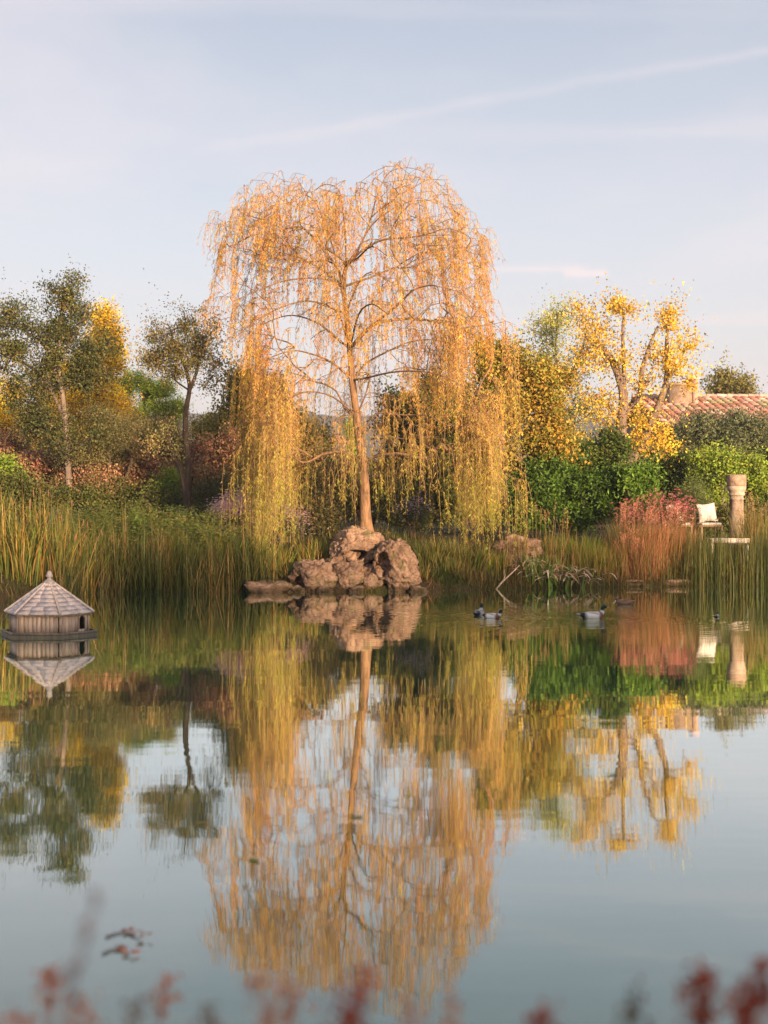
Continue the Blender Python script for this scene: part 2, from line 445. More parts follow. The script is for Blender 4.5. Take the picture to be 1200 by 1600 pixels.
GREYG=[(.15,.17,.08,3),(.21,.22,.11,2),(.09,.11,.045,2)]

# --- big olive-green tree at the left
tree('deciduous_tree','tall olive green tree at the left with airy crown and pale trunk','tree',36,
  [([(108,765),(106,720),(102,660),(97,610),(92,560),(95,500),(100,455)],.095,.03),
   ([(100,650),(80,610),(50,575),(20,560)],.05,.02),([(98,625),(125,590),(150,560)],.05,.02),([(97,600),(70,540),(40,520)],.04,.02),([(94,560),(125,510),(135,480)],.04,.02)],
  [(100,500,46,48,120),(138,540,34,50,70),(58,530,42,42,85),(8,520,48,45,110),(-25,560,45,50,90),(80,585,62,45,110),(145,585,32,60,60),(35,600,48,42,70),(85,660,66,42,110),(130,690,60,28,60),(112,455,30,24,26),(165,500,14,30,14)],
  OLIVE,1,.068,.04,42,.16,bark=(.16,.12,.10),gap=.7)
tree('autumn_tree','golden yellow tree glowing behind the tall olive green tree','tree',44,
  [([(150,760),(152,690),(155,600),(150,540)],.12,.03)],
  [(157,570,26,60,150),(148,645,38,45,150),(163,505,15,28,40),(110,600,40,40,70),(95,640,40,45,90),(135,690,40,30,60)],YEL,2,.08,.06,60,.2,gap=.3)
tree('autumn_tree','low golden yellow tree at the left edge of the photo','tree',46,
  [([(10,770),(12,700),(8,640)],.1,.03)],[(5,660,42,36,130),(-40,630,50,60,120),(15,610,20,16,20)],YEL,3,.08,.06,60,.2,gap=.3)
# --- bright green pine
tree('pine_tree','bright green umbrella pine between the two olive trees','pine tree',48,
  [([(222,780),(224,700),(226,650),(224,620)],.16,.05),([(225,660),(250,630)],.06,.03),([(225,665),(195,630)],.06,.03)],
  [(205,610,32,28,130),(240,615,34,26,130),(225,650,48,26,110),(265,650,25,30,70)],PINE,4,.13,.022,60,.12,gap=.6,mat='needle',bark=(.12,.07,.05))
# --- slim forked tree
tree('forked_tree','slim tree with two crooked dark stems left of the willow','tree',34.5,
  [([(293,790),(294,730),(290,680),(291,640),(296,610),(294,590),(286,565),(275,545)],.10,.025),([(296,606),(306,585),(312,560),(318,535)],.05,.02),
   ([(292,775),(283,740),(268,705),(262,670)],.06,.03),([(275,545),(268,520),(262,505)],.03,.012)],
  [(262,540,40,40,75),(312,548,36,46,80),(298,505,38,22,30),(252,505,18,22,14),(322,595,26,26,25),(285,580,44,24,34),(262,690,26,30,24),(240,550,22,26,16)],
  OLIVEOR+[(.2,.21,.07,5)],5,.06,.035,46,.15,bark=(.065,.045,.035),gap=.7)
# --- dark trees behind the willow curtain
tree('round_tree','round dark green tree behind the left curtain of the willow','tree',40,
  [([(385,780),(385,700),(382,640)],.14,.04)],[(380,625,46,45,240),(360,680,40,35,110),(420,650,40,50,150)],DARKOR,6,.09,.07,50,.18,gap=.3)
tree('round_tree','small dark rounded tree just left of the willow trunk','tree',43,
  [([(480,780),(480,720),(478,680)],.1,.04)],[(478,690,36,48,200),(450,735,34,35,110),(500,745,30,30,80)],DARKOR,7,.09,.06,50,.18,gap=.3)
tree('dark_tree','dark green tree filling the gap right of the willow trunk','tree',42,
  [([(650,790),(650,720),(648,660)],.14,.04)],[(640,660,42,48,220),(690,640,40,50,200),(650,730,60,40,180)],DARK,8,.1,.07,50,.2,gap=.3)
# --- autumn trees right of the willow
tree('autumn_tree','broad orange brown tree behind the right curtain of the willow','tree',35.5,
  [([(815,800),(812,720),(805,650),(800,590)],.12,.03),([(806,660),(840,610),(855,580)],.05,.02),([(806,670),(770,620)],.05,.02)],
  [(790,575,55,40,170),(840,610,50,50,190),(775,650,55,50,150),(835,680,50,42,150),(865,640,28,45,70),(770,545,28,20,30)],AUT,9,.085,.06,36,.19,gap=.5)
tree('thin_tree','thin airy green tree rising behind the orange brown tree','tree',41,
  [([(885,790),(880,700),(872,620),(868,540),(872,490)],.1,.02),([(872,620),(905,560),(915,520)],.05,.02)],
  [(862,520,36,44,75),(848,575,28,36,45),(895,570,40,46,60),(885,500,26,34,30),(905,640,36,45,90),(880,700,40,40,90)],[(.36,.42,.10,3),(.5,.45,.10,2),(.6,.42,.10,1)],10,.07,.04,24,.19,gap=.65)
tree('pollarded_tree','yellow pollarded tree with thick pale leaning stems beside the tiled roof','tree',37.5,
  [([(972,735),(970,690),(972,650),(974,615),(962,575),(945,548),(925,535)],.20,.06),([(974,620),(975,580),(973,520),(975,490)],.07,.03),
   ([(985,735),(1000,700),(1018,660),(1036,615),(1042,585),(1042,545),(1043,500)],.13,.04),
   ([(985,660),(998,625),(1003,580),(1013,545),(1028,510)],.09,.03),([(998,622),(1012,590),(1022,570)],.04,.02),([(1040,600),(1060,575),(1070,545)],.03,.015)],
  [(930,512,40,38,60),(968,486,30,28,42),(905,497,24,26,18),(925,552,32,30,28),(962,548,26,28,26),(1045,492,13,28,34),(1062,552,30,42,66),(1030,560,22,36,24),(1005,605,30,42,24),(1012,672,32,46,62),(932,628,38,30,44),(928,660,32,22,24),(1022,694,26,36,44),(1078,585,18,24,10)],
  YELGR,12,.075,.055,20,.18,bark=(.24,.17,.13),gap=.75,twigs=1,depth=1.0)
tree('garden_tree','small olive tree peeping over the right end of the tiled roof','tree',64,
  [([(1140,760),(1142,680),(1145,620)],.12,.03)],[(1125,605,20,20,60),(1160,605,22,14,60),(1145,625,34,14,50),(1122,588,8,12,10)],[(.2,.19,.05,3),(.28,.22,.05,1)],13,.14,.09,30,.22,gap=.5)
# --- cypresses far behind
for k,(cx,top,w_,Y,lab) in enumerate([(327,655,7,60,'dark narrow cypress left of the round dark tree'),(549,650,6,75,'slender yellow green cypress in the gap left of the willow trunk'),(340,662,6,60,'shorter dark cypress touching the round dark tree')]):
    h=790-top
    tree('cypress_tree',lab,'cypress',Y,[([(cx,790),(cx,top+h*.5),(cx,top+6)],.09,.02)],
      [(cx,top+h*f,w_*(.35+.65*min(1,f*2)),h*.16,34) for f in (.1,.25,.4,.55,.7,.85)],PINE if k==1 else DARK,20+k,.12,.03,60,.16,gap=0,mat='needle',droop=-.8)

# --- willow ---------------------------------------------------------------
def willow():
    r=np.random.default_rng(77); Y=31.8
    base=P(572,828,Y)
    e=empty('weeping_willow',(base[0],base[1],gz(base[0],base[1])-.05),'tall golden weeping willow standing above the boulders at the water edge','willow tree')
    def L(l,r0,r1): return (pts_px(l,Y),r0,r1)
    T=[L([(573,835),(571,800),(570,760),(567,725),(563,700),(557,650),(551,594),(547,545),(541,490),(537,448),(541,415)],.128,.045)]
    main=[
     ([(537,448),(527,419,-.2),(508,394,-.5),(475,357,-.9),(450,357,-1.2),(417,361,-1.5),(385,372,-1.7)],.06,.012),
     ([(527,419,-.2),(520,385,.4),(505,345,.9),(492,315,1.3),(470,300,1.5)],.045,.012),
     ([(541,415),(540,370,.2),(535,323,.4),(529,296,.5),(508,288,.6),(487,300,.7)],.05,.010),
     ([(537,448),(500,419,.5),(467,402,1.1),(430,392,1.8),(395,400,2.2)],.05,.012),
     ([(538,455),(508,436,-.5),(475,435,-1.3),(440,440,-1.9),(400,455,-2.3),(365,470,-2.5)],.05,.012),
     ([(541,415),(556,400,-.3),(571,388,-.5),(600,374,-.9),(630,372,-1.2),(665,367,-1.6),(700,357,-1.9),(735,372,-2.)],.06,.012),
     ([(545,419),(565,380,.5),(580,340,.6),(588,310,.8),(598,285,1.),(610,268,1.1),(635,262,1.2),(660,268,1.2)],.05,.009),
     ([(556,400,-.3),(575,360,.8),(600,335,1.4),(640,315,2.),(680,312,2.4),(710,330,2.6)],.045,.010),
     ([(545,440),(583,432,.5),(617,418,1.2),(655,395,1.8),(700,395,2.5),(740,415,2.8)],.05,.012),
     ([(550,560),(583,508,-.4),(625,473,-1.0),(648,452,-1.4),(680,446,-1.8),(715,455,-2.2),(745,480,-2.4)],.06,.012),
     ([(590,500,-.4),(640,498,.3),(690,505,.8),(735,520,1.2),(765,545,1.5)],.04,.012),
     ([(551,594),(571,569,.3),(604,550,.8),(650,532,1.6),(700,535,2.3),(745,560,2.7)],.055,.012),
     ([(551,600),(575,590,-.6),(610,582,-1.5),(655,580,-2.4),(700,590,-3.),(735,615,-3.2)],.055,.012),
     ([(550,580),(517,565,-.4),(483,552,-.9),(455,548,-1.4),(420,560,-1.9),(395,585,-2.2)],.05,.012),
     ([(543,545),(525,528,.3),(500,507,.9),(467,494,1.6),(440,495,2.2),(405,510,2.7),(370,535,3.)],.055,.012),
     ([(541,500),(515,480,-.8),(480,470,-1.7),(440,480,-2.5),(400,500,-3.),(365,530,-3.2)],.05,.012),
     ([(555,640),(520,620,-.8),(480,612,-1.6),(440,625,-2.4),(410,650,-2.8)],.045,.012),
     ([(562,700),(566,680,-.1),(587,646,-.5),(625,648,-.8),(667,650,-1.1),(700,665,-1.4)],.04,.018),
     ([(567,722),(590,712,-.2),(625,709,-.5),(662,716,-.8),(676,708,-1.),(690,694,-1.1)],.045,.022),
     ([(567,718),(545,709,-.2),(525,706,-.4),(503,710,-.6),(480,722,-.8)],.03,.012),
     ([(556,650),(570,620,.2),(578,590,.5)],.05,.02)]
    for m in main: T.append(L(m[0],m[1]*.5,m[2]*.6))
    for z0,zy in ((430,-1),(470,1),(520,-1),(560,1)):   # limbs towards and away from the lens
        for s in (-.6,.6):
            T.append(L([(545,z0),(545+25*s,z0-28,zy*1.0),(545+60*s,z0-45,zy*2.1),(545+100*s,z0-30,zy*2.9)],.03,.008))
    topx=[318,335,350,380,430,480,530,560,590,640,680,720,760,775]; topy=[395,372,345,310,286,290,298,303,278,264,283,330,372,400]
    S=[]   # anchor, length, kind
    def region(n,fx,fy,l0,l1,kind,dep=3.0,gap=.25):
        k=0;t=0
        while k<n and t<n*20:
            t+=1
            x=fx();y=fy(x)
            half=dep*math.sqrt(max(.04,1-((x-555)/265)**2))
            dy=r.uniform(-1,1)*half
            p=P(x,y,Y+dy)
            if mnoise.noise(Vector((p[0]*1.15,p[1]*.9,p[2]*.55)))<gap-.45+.5*r.random()*gap: continue
            S.append((p,r.uniform(l0,l1),kind)); k+=1
    U=r.uniform
    ty=lambda x: np.interp(x,topx,topy)
    region(420,lambda:np.clip(r.normal(553,125),352,752),lambda x:ty(x)+abs(r.normal())*45,.3,.95,0,gap=.35)
    region(330,lambda:np.clip(r.normal(553,125),372,742),lambda x:ty(x)+60+U(0,140),.35,1.05,0,gap=.35)
    region(50,lambda:r.choice([U(345,400),U(715,755)]),lambda x:ty(x)+U(0,60),.3,.8,0)
    region(170,lambda:U(385,735),lambda x:U(470,600),.4,1.2,1,gap=.45)
    region(230,lambda:np.clip(r.normal(424,26),368,485),lambda x:U(560,720),1.0,2.6,2,gap=.35)
    region(190,lambda:np.clip(r.normal(428,28),370,485),lambda x:U(640,770),1.1,2.4,2,2.4,gap=.3)
    for (ca,sa,ya,yb,na) in ((425,14,300,470,55),(408,20,460,600,60),(465,12,300,420,26),(520,16,290,360,26),(590,18,290,380,34),(560,22,400,560,46),(650,16,330,430,34),(700,20,330,470,46),(745,14,390,520,34),(640,18,450,600,40)):
        region(na,lambda:r.normal(ca,sa),lambda x:max(ty(x)+4,U(ya,yb)),.5,1.3,3,1.2,gap=.1)
    region(270,lambda:np.clip(r.normal(726,34),655,790),lambda x:U(495,680),1.0,2.3,2,gap=.7)
    region(225,lambda:np.clip(r.normal(742,34),672,812),lambda x:U(580,770),.8,2.0,2,2.4,gap=.6)
    region(80,lambda:U(480,680),lambda x:U(560,720),.5,1.6,2,gap=.5)
    region(34,lambda:U(322,355),lambda x:U(325,520),.3,.8,0,2.,gap=.1)
    region(14,lambda:U(745,764),lambda x:U(350,470),.3,.8,0,2.,gap=.1)
    region(90,lambda:U(340,760),lambda x:ty(x)-U(2,22),.2,.7,0,2.,gap=.1)
    region(75,lambda:U(500,690),lambda x:U(600,740),.6,1.7,2,gap=.3)
    att=np.array([s[0] for s in S])
    PP,par,rad,ends=grow(T,att,r,step=.28,wob=.14,bias=.10,rtip=.0033,pw=.40)
    mb=MB(); skeleton_mesh(mb,PP,par,rad,r,(.25,.145,.078),flare=.5)
    mb.build('trunk',M['bark'],e,smooth=True)
    mt=MB(); ml=MB()
    tx,tyw=base[0],base[1]
    for p0,ln,kd in S:
        for q in range(2 if kd==2 else 2):
            h=np.array([p0[0]-tx,p0[1]-tyw,0]); h/=np.linalg.norm(h)+1e-6
            h=h+r.normal(size=3)*.5; h[2]=0
            l2=ln*(.6+.5*r.random())
            zlow=.22+.35*r.random() if p0[0]<0 else .40+.45*r.random()
            l2=min(l2,max(.3,p0[2]-zlow))
            m=6; t=np.linspace(0,1,m)[:,None]
            out=.10+.16*r.random(); up=.06*r.random()
            pts=p0+h*out*(1-np.exp(-3*t*l2/.5))+np.array([0,0,1])*(up*np.sin(np.minimum(t*3,1)*np.pi)-l2*t*(.25+.75*np.minimum(1,t*2.5)))
            pts=pts+np.cumsum(r.normal(size=(m,3))*.018,0)*np.array([1,1,0])
            sweep(mt,pts,np.linspace(.0045,.0018,m),3,(.40,.25,.12))
            nl=int(l2/.027*(r.choice([.3,.7,1.2]) if kd!=3 else 1.7))
            u=r.random(nl)*(m-1); i=np.minimum(u.astype(int),m-2); f=(u-i)[:,None]
            lp=pts[i]*(1-f)+pts[i+1]*f+r.normal(size=(nl,3))*.012
            az=r.random(nl)*2*np.pi
            ax=np.stack([np.cos(az)*.55,np.sin(az)*.55,-1+.5*r.random(nl)],1)
            hz=np.clip((lp[:,2]-1.6)/3.6,0,1)[:,None]
            gold=np.array([.82,.46,.08]); yg=np.array([.36,.37,.055]); og=np.array([.82,.36,.12])
            sw=np.clip(r.normal()*.25+hz,0,1)
            c=yg*(1-sw)+(gold if r.random()<.5 else og)*sw
            c=c*(1+.2*r.normal(size=(nl,1)))*(1+.18*r.normal())
            leaf_mesh(ml,lp,ax,.085*(.6+.6*r.random(nl)),.013,np.clip(c,.02,.85),r,.2)
    mt.build('twigs',M['bark'],e)
    ml.build('crown',M['willow_leaf'],e)
willow()

# ------------------------------------------------------------------ shrubs and hedges
def shrub(name,label,Y,blobs,palette,seed,cat='shrub',leafL=.07,leafW=.045,n_per=60,sig=.14,group=None,gap=.2,mat='leaf',stems=4,bark=(.09,.065,.045),depth=.9,clumpvar=.25,droop=.1,rtip=.004):
    r=np.random.default_rng(seed)
    cx=np.mean([b[0] for b in blobs]); tp=P(cx,800,Y); g=gz(tp[0],tp[1])
    att=blob_points(blobs,Y,r,depth,gap,seed=seed)
    att=att[att[:,2]>np.array(ground_z(att[:,0],att[:,1]))+.02]
    e=empty(name,(tp[0],tp[1],g),label,cat,group)
    limbs=[(np.array([[tp[0],tp[1],g-.1],[tp[0],tp[1],g+.12]]),.03,.03)]
    for b in blobs[:stems]:
        q=P(b[0],b[1],Y+(b[5] if len(b)>5 else 0)); a=np.array([tp[0],tp[1],g+.12])
        limbs.append((np.array([a,a*.6+q*.4+[0,0,.05],a*.2+q*.8]),.03,.012))
    PP,par,rad,ends=grow(limbs,att,r,step=.25,rtip=rtip)
    mb=MB(); skeleton_mesh(mb,PP,par,rad,r,bark); mb.build('stems',M['bark'],e,smooth=True)
    ml=MB(); put_leaves(ml,att,n_per,sig,leafL,leafW,palette,r,droop,clumpvar); ml.build('foliage',M[mat],e)
    return e,att,r
def flowers(e,att,r,n,col,size=.04,top=True,name='flowers',spread=.2):
    a=att[np.argsort(-att[:,2])][:max(6,int(len(att)*.6))] if top else att
    idx=r.integers(0,len(a),n); pos=a[idx]+r.normal(size=(n,3))*spread; pos[:,2]+=.06
    mb=MB()
    for k in range(5):
        ang=k*2*np.pi/5+r.random(n); ax=np.stack([np.cos(ang),np.sin(ang)-.4,.5+0*ang],1)
        leaf_mesh(mb,pos,ax,size*.6,size*.45,pal(col,n,r,.15),r,.05)
    mb.build(name,M['petal'],e)

shrub('smoke_bush','pinkish brown smoke bush below the slim forked tree',37,[(215,735,48,38,150),(250,755,40,34,120),(180,740,36,34,90)],SMOKE,31,leafL=.07,leafW=.06,n_per=45,group='shrubs behind the reeds')
shrub('smoke_bush','dull reddish smoke bush right of the forked tree',37.5,[(325,735,36,36,130),(350,700,28,26,70),(300,760,36,28,80)],SMOKE,32,leafL=.07,leafW=.06,n_per=45,group='shrubs behind the reeds')
shrub('smoke_bush','reddish shrub under the tall olive green tree',38,[(60,730,50,32,150),(110,745,44,30,110),(20,720,30,30,60)],SMOKE,33,leafL=.07,leafW=.06,n_per=45,group='shrubs behind the reeds')
shrub('grey_shrub','feathery grey green shrub in front of the umbrella pine',36.5,[(170,680,48,34,150),(215,690,38,30,90),(130,710,38,30,80)],[(.2,.19,.08,3),(.32,.25,.10,2),(.14,.14,.05,2)],34,leafL=.05,leafW=.02,n_per=90,gap=.5)
shrub('laurel_shrub','bright green shrub at the left edge above the cattails',35,[(5,745,34,36,110),(-30,760,40,45,90)],LEMON,35)
shrub('dark_shrub','dark shrub below the bright green shrub at the left edge',34,[(25,765,40,30,110),(70,775,45,24,100)],DARK,36)
shrub('dark_shrub','dark green shrub behind the feathery ferns',36,[(160,785,60,30,150),(235,790,60,30,150)],DARK,37)
shrub('dark_shrub','dark grey green shrub at the foot of the forked tree',35.5,[(335,770,42,40,150),(310,790,40,30,80)],GREYG+DARK,38,leafL=.05,leafW=.02,n_per=80)
shrub('leafy_shrub','small yellow green shrub between the smoke bushes',36,[(268,765,18,16,40),(275,745,12,12,14)],LEMON,39)
shrub('hillside_shrub','brown green thicket behind the willow trunk',38,[(470,770,50,36,160),(540,770,50,36,160),(510,735,50,30,90)],DARKOR+OLIVEOR,40,leafL=.06,leafW=.03,n_per=70)
shrub('dark_shrub','low dark shrub right of the willow trunk above the grass',36,[(640,780,44,34,140),(690,790,44,34,140),(610,800,30,24,60)],DARK,41)
shrub('aster_bush','mauve flowered aster bush left of the willow curtain',33,[(358,802,26,20,60),(388,804,24,18,50)],[(.07,.1,.03,1),(.10,.11,.05,1)],42,cat='flower bush',n_per=40,leafL=.04,leafW=.015)
_e,_a,_r=shrub('aster_bush','mauve flowered aster bush glimpsed through the willow curtain',33,[(415,812,24,20,60),(460,805,24,18,50)],[(.07,.1,.03,1),(.10,.11,.05,1)],43,cat='flower bush',n_per=40,leafL=.04,leafW=.015)
flowers(_e,_a,_r,1500,[(.6,.36,.42,2),(.5,.3,.45,1)],.045,spread=.13)
for o in C.objects:
    if o.get('label','').startswith('mauve flowered aster bush left'):
        ch=[c for c in o.children if c.name.startswith('foliage')][0]
        rr=np.random.default_rng(5)
        att=blob_points([(358,798,26,18,60),(390,800,26,18,50)],32.7,rr,.9,0)
        flowers(o,att,rr,2600,[(.85,.58,.60,2),(.72,.48,.55,1)],.045,spread=.1)
_e,_a,_r=shrub('aster_bush','pale flowered aster bush right of the willow trunk',33.5,[(630,792,24,16,50),(655,798,18,14,36)],[(.05,.08,.03,1),(.08,.10,.05,1)],44,cat='flower bush',n_per=40,leafL=.04,leafW=.015)
flowers(_e,_a,_r,380,[(.5,.38,.5,1)],.04,spread=.13)
shrub('olive_shrub','rounded olive green shrub between the feathery grey shrub and the forked tree',38.5,[(255,690,34,30,110),(232,665,26,24,60),(285,705,30,28,80)],OLIVEOR+OLIVE,60,leafL=.06,leafW=.03,n_per=60)
shrub('olive_shrub','olive shrub right of the forked tree above the reddish smoke bush',39.5,[(325,690,30,30,110),(350,660,24,26,70),(305,710,26,24,60)],OLIVE+DARKOR,61,leafL=.06,leafW=.035,n_per=60)
shrub('olive_shrub','warm olive shrub under the golden tree at the left edge',40,[(15,695,44,22,110),(60,690,40,24,100)],OLIVEOR+YELGR[1:2],62,leafL=.06,leafW=.035,n_per=60)
shrub('rusty_shrub','rusty orange shrub low between the tall olive tree and the smoke bush',36.2,[(150,760,36,22,90),(120,770,34,20,70)],SMOKE+OLIVEOR,63,leafL=.06,leafW=.04,n_per=50)
tree('autumn_tree','pale yellow tree filling the gap behind the feathery grey shrub','tree',47,[([(165,770),(166,700),(165,650)],.1,.03)],[(165,640,30,40,110),(190,670,28,28,60),(140,600,24,40,60)],YELGR,14,.08,.055,44,.2,gap=.4)
shrub('dark_shrub','olive brown shrub right behind the willow trunk',37,[(560,785,40,26,130),(600,770,30,24,70)],OLIVE+DARKOR,46,leafL=.06,leafW=.03)
shrub('dark_shrub','olive brown shrub in the gap between the left curtain and the willow trunk',36,[(495,795,40,24,120),(450,785,34,26,80)],OLIVE+OLIVEOR,47,leafL=.06,leafW=.03)
shrub('dark_shrub','olive shrub behind the lower end of the right willow curtain',36.5,[(740,785,44,32,150),(780,790,36,30,90)],OLIVE+AUT,48,leafL=.06,leafW=.03)
# laurel hedge, in front of the pollarded tree
shrub('laurel_hedge','glossy green laurel hedge below the orange brown tree',35,[(835,780,40,40,190),(880,775,44,42,220),(925,775,40,42,200),(850,740,32,26,80),(960,770,36,44,170)],LAUREL,50,cat='hedge',leafL=.10,leafW=.045,n_per=42,sig=.13)
shrub('laurel_shrub','bright green laurel bush at the right end of the hedge',34.4,[(1000,760,26,42,150),(985,730,18,16,36),(1012,735,14,20,36)],[(.10,.2,.025,3),(.18,.28,.03,2)],51,leafL=.11,leafW=.045,n_per=36,sig=.12)
shrub('dark_shrub','dark green shrub under the orange brown tree',36.5,[(890,715,45,30,150),(850,720,40,30,110),(935,705,36,32,110)],LAUREL+DARK,52,leafL=.09,leafW=.05)
shrub('climber_hedge','grey green climbing hedge under the eaves of the tiled roof',46,[(1060,700,46,34,180),(1110,690,50,34,200),(1165,688,50,36,200),(1215,690,40,40,140),(1050,740,44,34,140),(1190,730,50,30,120)],GREYG,53,cat='hedge',leafL=.10,leafW=.05,n_per=46,sig=.2)
shrub('lemon_shrub','rounded yellow green shrub behind the stone column','' and 0 or 37.5,[(1125,745,42,40,190),(1165,755,28,36,90),(1095,765,26,30,70),(1110,720,22,16,36)],LEMON,54,leafL=.08,leafW=.05,n_per=45)
shrub('dark_shrub','dark green shrub at the right edge behind the column',38,[(1195,760,34,44,150),(1225,740,34,50,120)],DARK+LAUREL,55)
shrub('dark_shrub','dark green shrub between the laurel and the yellow green shrub',38.5,[(1045,765,32,34,130),(1065,740,26,26,70)],DARK+LAUREL,56)
shrub('rosemary_bush','upright narrow leaved bush behind the white cushions',35.5,[(1082,770,15,24,60)],[(.16,.2,.06,3),(.10,.13,.04,2)],57,leafL=.07,leafW=.012,n_per=80,droop=-.8)
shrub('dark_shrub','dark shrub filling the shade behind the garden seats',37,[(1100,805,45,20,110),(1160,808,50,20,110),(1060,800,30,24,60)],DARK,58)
# far backdrop
for k,(a,b,pl,lab) in enumerate([(30,-1,AUT,'hazy brown thicket far behind the cattails'),(150,-1,OLIVE,'hazy olive thicket behind the feathery grey shrub'),(300,0,DARK,'distant dark thicket behind the forked tree'),
        (430,1,DARK,'distant dark thicket behind the willow curtain'),(740,0,AUT,'distant autumn thicket right of the willow'),(860,0,OLIVE,'distant olive thicket behind the thin airy tree'),(990,0,OLIVE,'distant olive thicket behind the pollarded tree')]):
    shrub('distant_thicket',lab,54,[(a+dx,738+10*math.sin(dx+k),44,40,70) for dx in (-60,0,60)],pl,70+k,cat='thicket',leafL=.16,leafW=.11,n_per=40,sig=.3,group='thickets at the back of the garden')

# ------------------------------------------------------------------ blades, reeds, grasses
def blades(mb,base,L,W,lean,bend,col,r,K=5,az=None,fold=False):
    n=len(base); az=r.random(n)*2*np.pi if az is None else az
    h=np.stack([np.cos(az),np.sin(az),0*az],1); sd=np.stack([-np.sin(az),np.cos(az),0*az],1)
    tw=r.random(n)*2*np.pi; sd=sd*np.cos(tw)[:,None]+h*np.sin(tw)[:,None]*.6; 
    L=np.broadcast_to(L,(n,)); W=np.broadcast_to(W,(n,))
    t=np.linspace(0,1,K+1); p=base.copy(); V=[];
    for k in range(K+1):
        w=W*np.clip(1.15-t[k]**2.2*1.12,.03,1)*(.75 if k==0 else 1)
        V.append(np.stack([p-sd*w[:,None]*.5,p+sd*w[:,None]*.5],1))
        th=lean+bend*(t[k]**1.7)
        p=p+(h*np.sin(th)[:,None]+np.array([0,0,1])*np.cos(th)[:,None])*(L/K)[:,None]
    V=np.stack(V,1).reshape(-1,3)
    b=(np.arange(n)*2*(K+1))[:,None]+np.arange(K)*2
    q=np.stack([b,b+1,b+3,b+2],2).reshape(-1,4)
    # tips and bases differ a little in the plant's own colour
    g=np.linspace(0,1,K+1)[None,:,None]
    cc=col[:,None,:]*(1-.0*g); 
    mb.add(V,[q],np.repeat(cc,2,1).reshape(-1,3))
def base_pts(x0,x1,Y0,Y1,n,r,inpx=True,Yref=None):
    y=r.uniform(Y0,Y1,n); px=r.uniform(x0,x1,n); x=(px-600)*(Yref or (Y0+Y1)/2)/F
    z=np.maximum(ground_z(x,y),-.12)-.03
    return np.stack([x,y,z],1)
def tuft(name,label,cat,px,Y,rad,n,H,W,palette,seed,lean=.35,bend=.9,group=None,heads=None,part='blades',hj=.3,squash=.6,kind=None,K=5):
    r=np.random.default_rng(seed); c=P(px,800,Y); g=max(gz(c[0],c[1]),-.05)
    a=r.random(n)*2*np.pi; q=np.sqrt(r.random(n))*rad
    base=np.stack([c[0]+np.cos(a)*q,c[1]+np.sin(a)*q*squash,0*q],1); base[:,2]=np.maximum(ground_z(base[:,0],base[:,1]),-.12)-.03
    e=empty(name,(c[0],c[1],g),label,cat,group)
    mb=MB(); az=a+r.normal(size=n)*.9
    blades(mb,base,H*(1-hj*r.random(n)),W*(.6+.6*r.random(n)),lean*r.random(n),bend*r.random(n)**1.5,pal(palette,n,r,.18),r,az=az,K=K)
    mb.build(part,M['blade'],e)
    if heads:
        hn,hl,hw,hc,hh,hname=heads
        mh=MB(); b2=base[r.integers(0,n,hn)]+r.normal(size=(hn,3))*[.03,.03,0]
        for k in range(hn):
            top=b2[k]+np.array([r.normal()*.10*hh,r.normal()*.08*hh,hh*(.8+.3*r.random())])
            mid=(b2[k]+top)/2+r.normal(size=3)*.02
            sweep(mh,[b2[k],mid,top],[.005,.004,.003],3,hc[0])
            d=(top-mid)/np.linalg.norm(top-mid)
            if hname=='cattail_heads':
                sweep(mh,[top-d*hl,top-d*hl*.96,top-d*hl*.5,top-d*.01,top],[.004,hw,hw,hw*.9,.003],6,np.array(hc[1])*(1+.15*r.normal()))
            else:
                m=int(34*hl/.2); u=r.random(m); pp=top-d*hl*u[:,None]+r.normal(size=(m,3))*hw*(.4+.8*np.sin(u*3)[:,None])
                leaf_mesh(mh,pp,np.tile(d,(m,1))+r.normal(size=(m,3))*.5,.035,.009,pal([(*hc[1],1)],m,r,.2),r)
        mh.build(hname,M['blade'],e)
    return e
CAT=[(.28,.19,.04,3),(.42,.24,.055,1.5),(.15,.18,.03,4),(.08,.11,.022,4),(.24,.13,.045,1)]
REED=[(.14,.17,.03,3),(.22,.17,.045,2),(.085,.115,.022,3),(.30,.2,.06,1)]
GRN=[(.16,.22,.025,3),(.22,.26,.03,2),(.10,.13,.02,2)]
STRAW=[(.4,.24,.08,3),(.3,.2,.06,2),(.15,.16,.03,2)]
RED=[(.36,.15,.07,3),(.42,.22,.09,2),(.2,.16,.04,2)]
